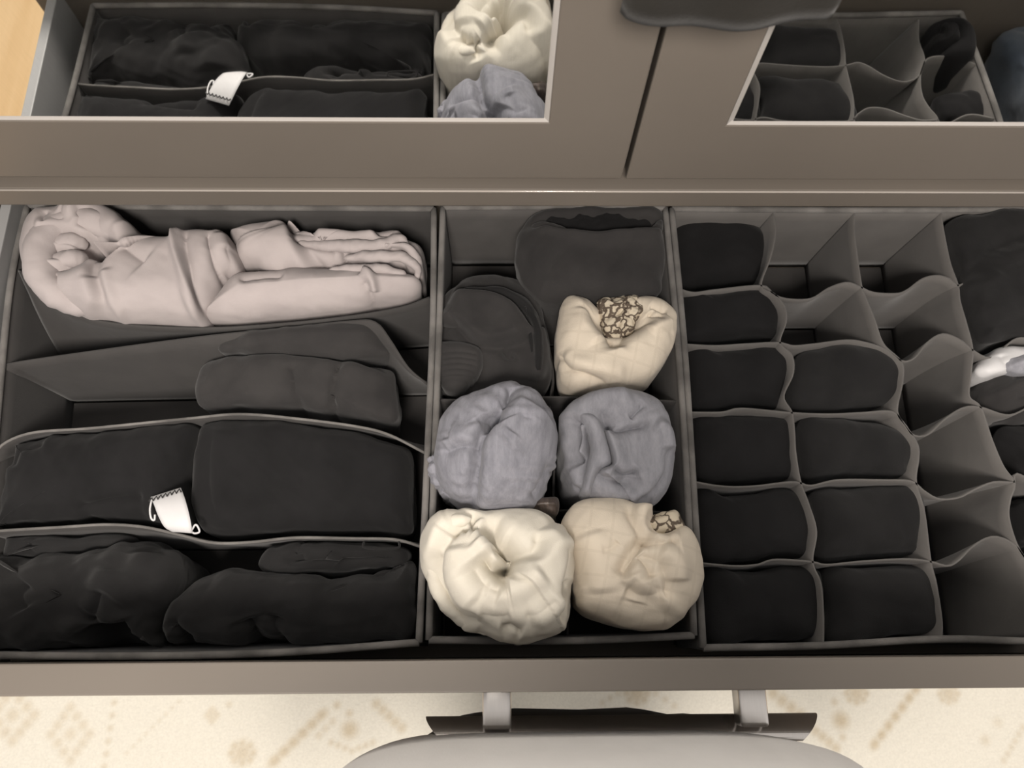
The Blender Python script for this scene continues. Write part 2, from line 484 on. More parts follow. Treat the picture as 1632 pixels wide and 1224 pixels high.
# rug with a printed pattern of dots, diamonds and stars
def build_rug():
    x0, x1, y0, y1 = -0.985, 1.25, -0.95, 0.20
    st = .0042
    nx, ny = int((x1 - x0) / st), int((y1 - y0) / st)
    X, Y = np.meshgrid(np.linspace(x0, x1, nx), np.linspace(y0, y1, ny))
    A = np.zeros_like(X)
    zt = ZF + .012
    def dot(px, py, rx, ry=None, s=1.0, ang=0):
        ry = ry or rx
        c, d = math.cos(ang), math.sin(ang)
        U = ((X - px) * c + (Y - py) * d) / rx; W = (-(X - px) * d + (Y - py) * c) / ry
        np.maximum(A, s * np.clip(1.35 - (U * U + W * W) ** .5 * .9, 0, 1) ** 1.2 * ((U * U + W * W) < 2.2), out=A)
    def pdot(u, v, r, s=1.0, ry=None, ang=0):
        q = at(u, v, zt); k = 1.52 / FPX
        dot(q[0], q[1], r * k, (ry or r) * k, s, ang)
    def chain(a, b, n, r, s=1.0, ry=None, ang=0):
        for i in range(n):
            t = i / (n - 1); pdot(a[0] + (b[0] - a[0]) * t, a[1] + (b[1] - a[1]) * t, r, s, ry, ang)
    def diamond(u, v, w, h, r, s):
        for a, b in (((u, v - h), (u + w, v)), ((u + w, v), (u, v + h)), ((u, v + h), (u - w, v)), ((u - w, v), (u, v - h))):
            chain(a, b, 4, r, s)
        pdot(u, v, r * 1.25, s)
    def star(u, v, r, s):
        pdot(u, v, r, s)
        for k in range(8):
            a = k * math.pi / 4
            pdot(u + r * math.cos(a), v + r * .9 * math.sin(a), r * .38, s)
    diamond(112, 1170, 30, 42, 8, .5)  # left motifs set paler: glare washing out the print, put into its colour
    diamond(20, 1140, 34, 40, 9, .55)
    chain((182, 1120), (166, 1222), 6, 5, .55)
    chain((202, 1200), (285, 1118), 9, 3.5, .35)
    star(386, 1200, 17, .7)
    chain((438, 1212), (512, 1140), 6, 12, .85, 8, .7)
    diamond(338, 1140, 8, 10, 5, .5)
    pdot(365, 1123, 5, .5)
    pdot(557, 1163, 13, .9); pdot(557, 1137, 6, .7); pdot(537, 1124, 6, .7)
    for k in range(7): pdot(528 + 11 * k, 1197 - 9 * abs(3 - k) * .5, 5, .6)
    chain((600, 1122), (640, 1160), 5, 8, .7)
    chain((530, 1150), (508, 1172), 3, 6, .5)
    star(1015, 1105, 16, .8); chain((985, 1105), (960, 1120), 3, 5, .5); chain((1045, 1105), (1075, 1125), 3, 5, .5)
    chain((1232, 1105), (1275, 1140), 4, 10, .8)
    pdot(1340, 1148, 13, .95); pdot(1343, 1175, 6, .6); pdot(1330, 1119, 6, .6)
    chain((1300, 1165), (1332, 1192), 4, 8, .75)
    chain((1460, 1098), (1394, 1186), 7, 10, .95, 7, .9)
    star(1365, 1105, 15, .8)
    star(1512, 1106, 14, .7)
    chain((1600, 1212), (1630, 1160), 6, 5, .5); pdot(1570, 1180, 8, .45); pdot(1590, 1152, 8, .35)
    rng = random.Random(4)
    # the same motifs go on where the photograph does not look
    px, py = .36, .30
    for i in range(-4, 5):
        for j in range(-4, 3):
            cx, cy = i * px + .1, j * py - .50
            if cy > -.30 and cy < .0: continue
            for t in range(16):
                a = t / 16 * 4; q = int(a); f = a - q
                V4 = [(0, .06), (.045, 0), (0, -.06), (-.045, 0), (0, .06)]
                dot(cx + V4[q][0] * (1 - f) + V4[q + 1][0] * f, cy + V4[q][1] * (1 - f) + V4[q + 1][1] * f, .010, None, .7)
            dot(cx, cy, .014, None, .8)
            for t in range(6):
                dot(cx + .08 + t * .035, cy - .08 + t * .03, .012, .008, .8, .7)
            dot(cx + .18, cy - .10, .02, None, .7)
    verts = np.stack([X.ravel(), Y.ravel(), np.full(X.size, zt)], 1)
    idx = np.arange(nx * ny).reshape(ny, nx)
    F = np.stack([idx[:-1, :-1].ravel(), idx[:-1, 1:].ravel(), idx[1:, 1:].ravel(), idx[1:, :-1].ravel()], 1).tolist()
    # edge skirt gives the rug its thickness
    border = list(idx[0, :]) + list(idx[1:, -1]) + list(idx[-1, -2::-1]) + list(idx[-2:0:-1, 0])
    base = len(verts)
    low = verts[border].copy(); low[:, 2] = ZF + .0005
    verts = np.vstack([verts, low])
    m = len(border)
    for i in range(m):
        j = (i + 1) % m
        F.append((border[j], border[i], base + i, base + j))
    me = bpy.data.meshes.new('rug')
    me.from_pydata(verts.tolist(), [], F); me.materials.append(M['rug'])
    ca = me.color_attributes.new('print', 'FLOAT_COLOR', 'POINT')
    c0 = np.array([.92, .88, .77]); c1 = np.array([.70, .60, .44])
    a = np.concatenate([A.ravel(), np.zeros(m)])[:, None]
    col = np.concatenate([c0 * (1 - a) + c1 * a, np.ones((len(a), 1))], 1).astype(np.float32)
    ca.data.foreach_set('color', col.ravel())
    me.update()
    o = bpy.data.objects.new('rug', me); C.objects.link(o)
    tag(o, 'cream rug printed with beige dots and diamonds on the floor', 'rug')
build_rug()

# ------------------------------------------------------------------ wardrobe with mirrored doors and the pulled-out drawer
XL, XR, XC = -0.505, 0.693, 0.0945
ward = thing('wardrobe', 'taupe wardrobe with two mirrored doors above one wide pulled-out drawer', 'wardrobe', (XC, .60, ZF))
WB, WT = 0.90, 1.15
for x in (XL, XR - .018):
    box('side_panel', x, x + .018, YM + .004, WB, ZF, WT, M['taupe'], ward)
box('top_panel', XL, XR, YM + .004, WB, WT, WT + .02, M['taupe'], ward)
box('back_panel', XL + .018, XR - .018, WB - .012, WB, ZF, WT, M['taupe_in'], ward)
rl = box('rail', XL + .018, XR - .018, YM - .0035, WB - .013, .149, .1715, M['taupe'], ward, .0022)
tube('edge_strip', [(XL + .019, YM - .0030, .1706), (XC, YM - .0030, .1706), (XR - .019, YM - .0030, .1706)], .0010, M['edge_strip'], ward, sides=10)  # added thin tube that imitates the highlight along the rail edge
box('plinth_panel', XL + .018, XR - .018, YM - .002, YM + .016, ZF + .005, -.190, M['taupe'], ward)
box('drawer_shelf', XL + .018, XR - .018, YM + .018, WB - .013, -.190, -.172, M['taupe_in'], ward)

def ring_frame(x0, x1, z0, z1, ix0, ix1, iz0, iz1, y0, y1):
    """door leaf with a rectangular opening, front at y0"""
    V, F = [], []
    for y in (y0, y1):
        V += [(x0, y, z0), (x1, y, z0), (x1, y, z1), (x0, y, z1), (ix0, y, iz0), (ix1, y, iz0), (ix1, y, iz1), (ix0, y, iz1)]
    for k in range(4):
        l = (k + 1) % 4
        F.append((k, l, l + 4, k + 4)); F.append((8 + k, 12 + k, 12 + l, 8 + l))
        F.append((k, 8 + k, 8 + l, l)); F.append((4 + k, 4 + l, 12 + l, 12 + k))
    return V, F
def door(x0, x1, ix0, ix1, iz0):
    z0, z1, iz1 = .1845, WT - .01, WT - .075
    V, F = ring_frame(x0, x1, z0, z1, ix0, ix1, iz0, iz1, YM - .001, YM + .017)
    d = obj('door', V, F, M['taupe'], ward)
    bv = d.modifiers.new('edge', 'BEVEL'); bv.width = .0012; bv.segments = 2
    # bevelled glass edge: a sloping rim from the frame down to the mirror
    w = .0035
    V, F = [], []
    for (a, b, c, e, y) in ((ix0, ix1, iz0, iz1, YM - .0005), (ix0 + w, ix1 - w, iz0 + w, iz1 - w, YM + .0012), (ix0 + w, ix1 - w, iz0 + w, iz1 - w, YM + .004), (ix0, ix1, iz0, iz1, YM + .004)):
        V += [(a, y, c), (b, y, c), (b, y, e), (a, y, e)]
    for r in range(4):
        for k in range(4):
            l = (k + 1) % 4; n = (r + 1) % 4
            F.append((r * 4 + k, r * 4 + l, n * 4 + l, n * 4 + k))
    obj('mirror_bevel', V, F, M['bevel'], d)
    obj_bm('mirror_pane', box_bm(ix0 + w, ix1 - w, YM, YM + .004, iz0 + w, iz1 - w), M['mirror'], d)
    return d
d1 = door(XL, .0930, XL + .060, .0345, .251)
d2 = door(.0962, XR, .1545, XR - .060, .249)
for d, x in ((d1, .064), (d2, .125)):
    k = tube('door_knob', [(x, YM - .001, .520), (x, YM - .014, .520), (x, YM - .018, .520), (x, YM - .030, .520), (x, YM - .033, .520)],
             [.004, .004, .010, .012, .007], M['nickel'], d, sides=20)

# drawer
DY0, DY1 = -.0255, -.005                               # front panel, outer and inner face
DB = -.122                                             # top of the drawer bottom
drawer = box('drawer', XL + .030, XR - .030, DY1, .45, DB - .012, DB, M['taupe_in'], ward, .001)
fr = box('front_panel', XL + .002, XR - .002, DY0, DY1, -.168, .130, M['taupe'], drawer, .0012)
for x in (-.4805, XR - .0345):
    box('side_panel', x, x + .0100, DY1, .45, DB - .016, .016, M['side_metal'], drawer, .001)
box('back_panel', XL + .030, XR - .030, .438, .45, DB, .005, M['taupe_in'], drawer, .001)
for s, x in ((-1, XL + .008), (1, XR - .020)):
    box('drawer_runner', x, x + .012, .155, .80, -.098, -.060, M['black_plastic'], ward, .001)
for x in (-.001, .1915):
    bmx = box_bm(x - .0108, x + .0108, -.0545, DY0, .040, .060, .0035, 3)
    obj_bm('handle_post', bmx, M['nickel'], drawer, True)
# bar: a curved strip whose ends are cut at a slant
def handle_bar():
    V, F = [], []
    n = 14
    prof = []
    for i in range(n):
        t = i / (n - 1)
        prof.append((-.0470 - .0185 * t, .0395 + .010 * math.sin(t * math.pi * .5) ** 1.0 - .003 * t))
    full = prof + [(y + (0.0006), z - .0025) for y, z in prof[::-1]]
    xs0, xs1 = -.0555, .2460
    m = len(full)
    for e in range(2):
        for y, z in full:
            t = max(0.0, (-.047 - y) / .0185)
            cut = .016 * t ** 1.4
            V.append(((xs0 + cut) if e == 0 else (xs1 - cut), y, z))
    for i in range(m):
        j = (i + 1) % m
        F.append((i, m + i, m + j, j))
    F.append(tuple(range(m))); F.append(tuple(m + i for i in range(m))[::-1])
    return obj('handle_bar', V, F, M['nickel_bar'], drawer)
handle_bar()

# ------------------------------------------------------------------ fabric storage boxes
BOT = -.118
def wall_set(t, corners, Ztop, mat='nonwoven', thick=.004):
    """four walls, each a cloth panel with a woven binding on its upper edge"""
    n = len(corners)
    cx = np.mean([np.mean(c, axis=0) for c in corners], axis=0)
    for c in corners:
        c = np.asarray(c, float)
        b = np.array([c[0], (c[0] + c[-1]) / 2, c[-1]])
        b = cx + (b - cx) * .985
        sheet('side_wall', c, b, Ztop, BOT, M[mat], t, thick, n=40, rows=7)
        P = smooth_open(c, 40)
        tube('edge_binding', np.column_stack([P, np.full(40, Ztop)]), .0031, M['binding'], t, sides=8)
def base_panel(t, x0, x1, y0, y1):
    box('base_panel', x0, x1, y0, y1, BOT - .003, BOT, M['nonwoven'], t, .001)

# --- wide box on the left
lb = thing('storage_box', 'wide grey fabric storage box with long wavy rows of trousers and leggings', 'storage box', (-.265, .21, BOT - .003), 'grey fabric boxes in the drawer')
LBx0, LBx1 = -.468, -.0635
wall_set(lb, [
    [(-.4655, .423), (-.30, .421), (-.15, .4205), (-.0635, .420)],
    [(-.0635, .420), (-.0615, .30), (-.0635, .15), (-.0660, .008)],
    [(-.0660, .008), (-.18, .001), (-.30, -.001), (-.440, .001)],
    [(-.440, .001), (-.446, .14), (-.4650, .33), (-.4655, .423)]], 0.0)
base_panel(lb, -.458, -.068, .006, .415)
def lrow(pts, yb0, yb1, Z=-.003, Zpx=None, mat='nonwoven', thick=.0022, xb0=-.452, xb1=-.066, ztop=None):
    top = at_xy(pts, Z if Zpx is None else Zpx)
    xl = np.interp(top[:, 1], [.001, .14, .33, .423], [-.440, -.446, -.465, -.4655]) + .0025
    top[:, 0] = np.minimum(np.maximum(top[:, 0], xl), -.0655)
    xb0 = np.interp((yb0 + yb1) / 2, [.0, .42], [-.434, -.459])
    d = sheet('divider', top, [(xb0, yb0), ((xb0 + xb1) / 2, (yb0 + yb1) / 2), (xb1, yb1)], Z, BOT + .001, M[mat], lb, thick, ztop=ztop)
    P = smooth_open(top, 70); z = np.full(70, Z)
    return d, np.column_stack([P, z])
d, P = lrow([(15, 430), (60, 462), (110, 495), (180, 515), (320, 523), (450, 516), (560, 504), (640, 490), (694, 474)], .286, .318)
d, P = lrow([(-60, 590), (0, 581), (150, 560), (330, 536), (450, 524), (560, 512), (598, 514), (622, 543), (650, 586), (680, 612)], .255, .262)
d, P = lrow([(-70, 738), (0, 712), (50, 690), (150, 682), (300, 667), (385, 660), (480, 668), (570, 680), (620, 693), (680, 722)], .205, .200)
tube('edge_binding', P, .0013, M['binding'], lb, sides=6)
d, P = lrow([(-90, 850), (0, 846), (100, 840), (170, 836), (230, 840), (290, 853), (340, 865), (400, 864), (470, 857), (560, 858), (630, 860), (676, 872)], .100, .100)
tube('edge_binding', P, .0013, M['binding'], lb, sides=6)

# --- narrow box in the middle
mb = thing('storage_box', 'narrow grey fabric storage box with rolled clothes in two columns', 'storage box', (.056, .21, BOT - .003), 'grey fabric boxes in the drawer')
wall_set(mb, [
    [(-.0545, .4215), (.056, .4225), (.1685, .4215)],
    [(.1685, .4215), (.1705, .28), (.1690, .15), (.1645, .012)],
    [(.1645, .012), (.06, .0085), (-.0578, .010)],
    [(-.0578, .010), (-.0570, .15), (-.0555, .28), (-.0545, .4215)]], 0.0, 'nonwoven_mid')
base_panel(mb, -.052, .163, .014, .417)
def msheet(px, bot, Z=-.012, name='divider'):
    return sheet(name, at_xy(px, Z), bot, Z, BOT + .001, M['nonwoven'], mb, .0018, n=40)
msheet([(700, 493), (780, 494), (860, 494), (960, 492), (1073, 490)], [(-.054, .318), (.056, .318), (.167, .318)], -.03)
msheet([(690, 637), (760, 637), (850, 633), (960, 634), (1085, 640)], [(-.055, .218), (.056, .218), (.167, .218)])
msheet([(690, 815), (780, 818), (870, 815), (960, 812), (1094, 818)], [(-.056, .116), (.056, .116), (.166, .116)], -.03)
msheet([(838, 345), (843, 430), (868, 520), (882, 600), (876, 640), (884, 720), (882, 810), (900, 900), (905, 1012)], [(.056, .418), (.056, .2), (.056, .013)], -.03)

# --- box with small compartments on the right
ob = thing('storage_box', 'grey fabric organizer divided into four columns of small wavy compartments', 'storage box', (.35, .21, BOT - .003), 'grey fabric boxes in the drawer')
OX0, OX1 = .1735, .527
wall_set(ob, [
    [(.1750, .4205), (.35, .4195), (.532, .4205)],
    [(.532, .4205), (.534, .30), (.530, .15), (.515, .003)],
    [(.515, .003), (.44, .0055), (.37, .0075), (.267, .003), (.1715, .002)],
    [(.1715, .002), (.1745, .15), (.1765, .28), (.1750, .4205)]], 0.0, 'nonwoven_cell')
base_panel(ob, .180, .510, .008, .415)
ZC = -.003
colb = [.264, .352, .440]
rowb = [.338, .272, .207, .140, .071]
def osheet(px, bot, ends=None, n=80):
    top = at_xy(px, ZC)
    if ends is not None:
        top = np.vstack([top, np.array(ends)]) if len(ends) else top
    return sheet('divider', top, bot, ZC, BOT + .001, M['nonwoven_cell'], ob, .0016, n=n, rows=10, ease=1.35)
D = [
 [(1071, 455), (1103, 466), (1139, 462), (1214, 455), (1232, 468), (1253, 476), (1292, 476), (1321, 459), (1350, 450), (1371, 457), (1392, 466), (1428, 468), (1446, 462), (1471, 444), (1496, 439), (1517, 446), (1526, 455)],
 [(1080, 548), (1139, 551), (1193, 548), (1242, 546), (1264, 551), (1300, 548), (1350, 542), (1380, 546), (1410, 556), (1437, 575), (1457, 571), (1478, 546), (1503, 532), (1531, 542), (1549, 557)],
 [(1091, 657), (1150, 657), (1182, 651), (1264, 658), (1321, 660), (1371, 658), (1422, 656), (1440, 676), (1455, 693), (1478, 693), (1506, 668), (1535, 650), (1563, 649)],
 [(1102, 767), (1150, 775), (1200, 775), (1264, 768), (1292, 774), (1335, 765), (1407, 765), (1453, 767), (1471, 781), (1496, 795), (1528, 793), (1556, 779), (1585, 768), (1617, 768)],
 [(1112, 897), (1168, 902), (1207, 900), (1234, 892), (1292, 895), (1317, 900), (1371, 895), (1442, 891), (1483, 895), (1510, 902), (1528, 893), (1549, 872), (1574, 857), (1596, 857), (1621, 872)]]
endsD = [[(.475, .345), (.510, .335), (.531, .338)], [(.470, .262), (.500, .282), (.531, .272)], [(.475, .205), (.505, .216), (.530, .207)],
         [(.470, .150), (.500, .135), (.5285, .140)], [(.470, .062), (.500, .060), (.5225, .071)]]
for k in range(5):
    osheet(D[k], [(.1765, rowb[k]), (.35, rowb[k]), (.5200 if k > 2 else .528, rowb[k])], endsD[k])
K = [
 [(1232, 338), (1236, 370), (1228, 410), (1213, 455), (1234, 468), (1250, 488), (1253, 512), (1243, 546), (1262, 566), (1264, 595), (1249, 632), (1262, 657), (1266, 690), (1268, 722), (1276, 768), (1289, 804), (1301, 847), (1295, 895), (1308, 930), (1312, 980), (1312, 1028)],
 [(1362, 338), (1361, 364), (1364, 393), (1373, 455), (1380, 475), (1394, 510), (1408, 548), (1436, 576), (1439, 605), (1430, 655), (1445, 680), (1462, 708), (1464, 730), (1460, 768), (1473, 815), (1483, 893), (1492, 930), (1501, 990), (1500, 1021)],
 [(1500, 338), (1503, 364), (1514, 418), (1527, 455), (1530, 480), (1540, 515), (1550, 557), (1547, 600), (1545, 632), (1563, 649), (1581, 701), (1599, 743), (1617, 770), (1610, 797), (1608, 825), (1621, 868), (1645, 910), (1652, 960), (1672, 1014)]]
for k in range(3):
    osheet(K[k], [(colb[k], .4165), (colb[k], .2), (colb[k], .008)], n=110)

# ------------------------------------------------------------------ clothes in the compartment organizer
GB = 'small black garments in the compartments'
cells = [
 ([(1072, 358), (1090, 350), (1150, 351), (1200, 360), (1222, 374), (1228, 392), (1219, 428), (1208, 448), (1160, 453), (1110, 459), (1075, 447)], 'black', 'black folded garment in the rearmost compartment beside the narrow box', -.020),
 ([(1078, 472), (1110, 475), (1160, 469), (1213, 463), (1238, 477), (1247, 505), (1241, 530), (1234, 541), (1190, 542), (1130, 545), (1082, 543)], 'black', 'black folded garment in the second compartment from the rear, beside the printed beige roll', -.008),
 ([(1091, 560), (1135, 559), (1190, 555), (1240, 555), (1258, 575), (1260, 590), (1248, 625), (1240, 648), (1190, 646), (1150, 651), (1097, 651)], 'black', 'black folded garment in the third compartment from the rear, touching a larger charcoal garment', -.006),
 ([(1099, 669), (1140, 665), (1180, 661), (1255, 667), (1264, 690), (1264, 730), (1256, 761), (1200, 767), (1150, 767), (1107, 760)], 'black', 'black folded garment in the compartment level with the right grey roll', -.006),
 ([(1110, 786), (1150, 790), (1200, 786), (1260, 782), (1284, 805), (1296, 840), (1292, 872), (1285, 889), (1235, 886), (1200, 893), (1165, 895), (1117, 890)], 'black', 'black folded garment in the second compartment from the front, beside the front beige roll', -.006),
 ([(1119, 908), (1165, 912), (1210, 909), (1240, 902), (1298, 905), (1308, 930), (1306, 990), (1298, 1012), (1280, 1018), (1200, 1023), (1127, 1021)], 'black', 'black folded garment in the frontmost compartment nearest the narrow box', -.004),
 ([(1270, 566), (1300, 557), (1350, 550), (1402, 558), (1432, 590), (1432, 618), (1425, 638), (1380, 650), (1340, 652), (1266, 652), (1254, 625), (1262, 590)], 'black2', 'charcoal folded garment rearmost of the second column of compartments', -.002),
 ([(1274, 668), (1330, 670), (1390, 674), (1430, 687), (1453, 710), (1456, 725), (1446, 748), (1433, 761), (1340, 760), (1282, 764), (1272, 725)], 'black2', 'dark garment second from the rear in the second column of compartments', -.003),
 ([(1292, 787), (1335, 779), (1400, 776), (1448, 778), (1466, 800), (1470, 830), (1462, 868), (1453, 884), (1380, 887), (1302, 892), (1305, 845), (1294, 808)], 'black2', 'dark garment third from the rear in the second column of compartments', -.003),
 ([(1316, 908), (1370, 905), (1440, 902), (1482, 908), (1492, 930), (1498, 960), (1492, 1002), (1440, 1014), (1380, 1019), (1320, 1021), (1318, 960)], 'black2', 'dark garment in the frontmost compartment of the second column', -.002),
]
for i, (o, m, lab, z) in enumerate(cells):
    e = soft('folded_garment', o, M[m], None, Zr=z - .020, Zt=z, Zb=BOT + .001, nseg=90, nring=22, p=3.6, q=1.7, taper=.12, noise=.0022, nscale=.06, seed=50 + i, Zs=z)
    tag(e, lab, 'garment', GB)

def cell_item(pts, m, lab, z, seed, name='folded_garment', **kw):
    e = soft(name, pts, M[m], None, Zr=z - .02, Zt=z, Zb=BOT + .001, nseg=100, nring=30, p=3.2, q=1.8, noise=.004, seed=seed, **kw)
    tag(e, lab, 'garment', GB)
    return e
cell_item([(1512, 352), (1570, 343), (1640, 344), (1652, 395), (1656, 450), (1662, 500), (1664, 545), (1610, 546), (1560, 549), (1548, 512), (1534, 462), (1520, 410)], 'black2', 'charcoal garment heaped over the two rear compartments of the rightmost column', .010, 80, R=.030,
          strokes=[('r', [(1540, 470), (1590, 430), (1650, 400)], .006, .012), ('c', [(1530, 440), (1580, 400), (1640, 370)], .006, .008), ('c', [(1555, 520), (1600, 520), (1650, 500)], .005, .008)])
cell_item([(1592, 690), (1640, 684), (1690, 690), (1700, 740), (1700, 765), (1640, 766), (1620, 762), (1604, 728)], 'black', 'black garment in front of the white and grey one in the rightmost column', -.010, 82)
cell_item([(1622, 800), (1660, 790), (1710, 795), (1722, 830), (1728, 862), (1680, 866), (1636, 864), (1622, 835)], 'black', 'black garment in the rightmost column, second compartment from the front', -.012, 83)
# white and grey folded garment at the right edge of the frame
wg = thing('folded_garment', 'folded garment with a white layer over glossy grey at the right edge', 'garment', (.47, .24, BOT), GB)
soft('grey_layer', [(1552, 622), (1570, 602), (1620, 596), (1690, 600), (1694, 645), (1680, 672), (1620, 676), (1578, 668), (1562, 645)], M['charcoal'], wg, Zr=-.03, Zt=-.004, Zb=BOT + .001, nseg=100, nring=40, noise=.003, seed=91,
     strokes=[('s', [(1690, 612), (1620, 612), (1590, 624), (1556, 628)], .006, .003, .012), ('c', [(1605, 640), (1640, 632), (1670, 636)], .005, .004)])
soft('white_layer', [(1553, 592), (1562, 575), (1585, 558), (1612, 554), (1680, 556), (1692, 585), (1690, 600), (1625, 598), (1590, 602), (1566, 604)], M['label_white'], wg, Zr=-.012, Zt=.004, Zb=-.045, nseg=100, nring=40, noise=.0015, seed=92,
     strokes=[('c', [(1590, 566), (1596, 582), (1615, 596)], .003, .003)])
soft('dark_band', [(1594, 574), (1610, 570), (1640, 562), (1680, 560), (1686, 590), (1640, 596), (1614, 595), (1600, 586)], M['grey_mel2'], wg, Zr=-.002, Zt=.006, Zb=-.02, nseg=80, nring=24, noise=.001, seed=93,
     strokes=[('r', [(1600, 588), (1630, 578), (1670, 574)], .003, .003)])
# black roll standing in the front right compartment (seen in the mirror)
rr = soft('rolled_garment', [(1668, 955), (1676, 918), (1700, 904), (1730, 906), (1748, 935), (1753, 975), (1742, 1002), (1710, 1006), (1686, 1000), (1674, 982)], M['black'], None, Zr=-.006, Zt=.020, Zb=BOT + .001, nseg=130, nring=50, noise=.0015, seed=94,
          strokes=[('c', [(1676, 985), (1668, 945), (1692, 920), (1722, 930), (1728, 965), (1708, 985), (1690, 970), (1696, 948), (1710, 952)], .010, .0035)])
tag(rr, 'black roll in the front right corner compartment, reflected in the right mirror', 'garment', GB)
nv = soft('folded_garment', [(1700, 360), (1800, 350), (1830, 500), (1880, 700), (1930, 1000), (1830, 1012), (1800, 800), (1740, 560)], M['navy'], None, Zr=-.03, Zt=-.008, Zb=DB + .001, nseg=120, nring=30, p=4, noise=.004, seed=95)
tag(nv, 'dark blue folded garment lying right of the organizer, reflected at the mirror edge', 'garment')

# ------------------------------------------------------------------ rolls in the narrow box
GR = 'rolled clothes in the narrow box'
e = soft('rolled_garment', [(822, 400), (832, 362), (858, 340), (910, 334), (1000, 334), (1050, 338), (1060, 380), (1056, 440), (1048, 470), (1000, 478), (930, 478), (880, 484), (848, 470), (828, 440)], M['charcoal'], None,
         Zr=-.006, Zt=.016, Zb=BOT + .001, p=5, q=1.6, seed=101, amp=1.6, noise=.002, nseg=180, nring=70,
         strokes=[('e', (955, 355), 80, 17, -.045), ('r', [(845, 362), (900, 374), (940, 384), (1000, 380), (1040, 372), (1052, 345)], .005, .007), ('c', [(885, 350), (915, 362), (975, 366)], .006, .004)])
soft('inner_layers', [(858, 352), (900, 340), (960, 337), (1020, 339), (1042, 350), (1036, 366), (990, 374), (940, 378), (890, 366)], M['black'], e, Zr=-.004, Zt=.004, Zb=-.03, seed=113, noise=.004, nscale=.03, nseg=100, nring=30)  # black pad standing in for the shade inside the open roll
cloth_tube('rim_fold', [(842, 366, -.002), (868, 362, .006), (905, 374, .010), (945, 384, .011), (1000, 380, .010), (1040, 372, .006), (1054, 350, -.002)], [.004, .006, .006, .006, .006, .006, .004], M['charcoal'], e, seed=36)
tag(e, 'charcoal roll with an open dark top at the rear of the narrow box', 'garment', GR)
e = soft('folded_garment', [(703, 505), (712, 470), (745, 448), (800, 445), (842, 455), (862, 490), (874, 540), (877, 590), (864, 625), (790, 628), (722, 628), (697, 612), (697, 560)], M['charcoal'], None,
         Zr=-.025, Zt=-.002, Zb=BOT + .001, seed=102, amp=2.0, noise=.0025, nseg=180, nring=70,
         strokes=[('s', [(700, 508), (730, 520), (760, 548), (790, 553), (840, 548)], .007, .003, .03), ('s', [(850, 545), (820, 500), (780, 480), (720, 474)], .007, .003, .02),
                  ('r', [(850, 520), (858, 560), (850, 610)], .006, .008), ('c', [(745, 556), (760, 590), (752, 622)], .006, .005), ('c', [(800, 562), (812, 575), (820, 570)], .005, .003)])
soft('ribbed_cuff', [(698, 556), (712, 546), (744, 548), (768, 560), (768, 590), (750, 616), (726, 626), (702, 612)], M['charcoal'], e, Zr=-.012, Zt=.004, Zb=-.05, seed=114, noise=.0006, nseg=160, nring=60, p=4, strokes=[('c', [(700, 566 + 9 * q), (730, 564 + 9 * q), (764, 568 + 9 * q)], .0022, .0014) for q in range(6)])
soft('folded_layer', [(704, 512), (718, 486), (760, 480), (806, 486), (838, 510), (846, 540), (826, 552), (790, 556), (762, 548), (735, 526)], M['charcoal'], e, Zr=-.010, Zt=.008, Zb=-.05, seed=115, noise=.002, nseg=120, nring=40, R=.016, strokes=[('c', [(716, 500), (760, 512), (810, 530)], .005, .004)])
soft('folded_layer', [(722, 474), (745, 462), (800, 464), (840, 484), (862, 520), (868, 570), (860, 600), (850, 590), (848, 540), (836, 508), (800, 486), (760, 480)], M['black2'], e, Zr=-.012, Zt=.006, Zb=-.05, seed=116, noise=.002, nseg=120, nring=40, R=.010, center=(838, 500))
tag(e, 'charcoal ribbed garment folded beside the printed beige roll', 'garment', GR)

bg = thing('rolled_garment', 'beige roll with brown geometric print showing inside, beside the charcoal garment', 'garment', (.10, .28, BOT), GR)
soft('roll_body', [(886, 522), (892, 490), (905, 476), (930, 477), (960, 480), (1000, 474), (1045, 478), (1074, 498), (1080, 530), (1066, 566), (1040, 602), (1000, 616), (930, 626), (900, 618), (888, 590), (884, 555)], M['beige'], bg,
     Zr=-.005, Zt=.026, Zb=BOT + .001, seed=103, amp=1.5, noise=.0016, nseg=220, nring=90, center=(975, 555), taper=.2,
     strokes=[('e', (985, 500), 42, 34, -.024), ('c', [(948, 482), (951, 513), (970, 543), (981, 566)], .013, .0055), ('c', [(1046, 514), (1020, 516), (995, 536), (981, 562)], .008, .005),
              ('r', [(935, 490), (938, 520), (958, 552)], .004, .010), ('c', [(885, 556), (905, 588), (934, 600), (971, 612)], .0045, .003), ('r', [(895, 560), (915, 580), (950, 592), (1000, 596)], .003, .008),
              ('c', [(1037, 494), (1044, 504), (1058, 508)], .006, .0025), ('c', [(1036, 485), (1050, 492), (1064, 500)], .004, .0025), ('r', [(1030, 530), (1052, 522), (1070, 512)], .004, .006)])
soft('printed_lining', [(950, 500), (953, 484), (975, 477), (1008, 475), (1030, 484), (1034, 502), (1018, 515), (1002, 532), (985, 546), (970, 540), (957, 522)], M['print'], bg,
     Zr=-.004, Zt=.013, Zb=-.03, seed=104, noise=.0030, nscale=.02, nseg=140, nring=50,
     strokes=[('c', [(960, 510), (980, 505), (1000, 490)], .005, .003), ('c', [(985, 540), (990, 515), (1010, 505)], .005, .003), ('c', [(1000, 480), (990, 495), (985, 510)], .004, .003)])

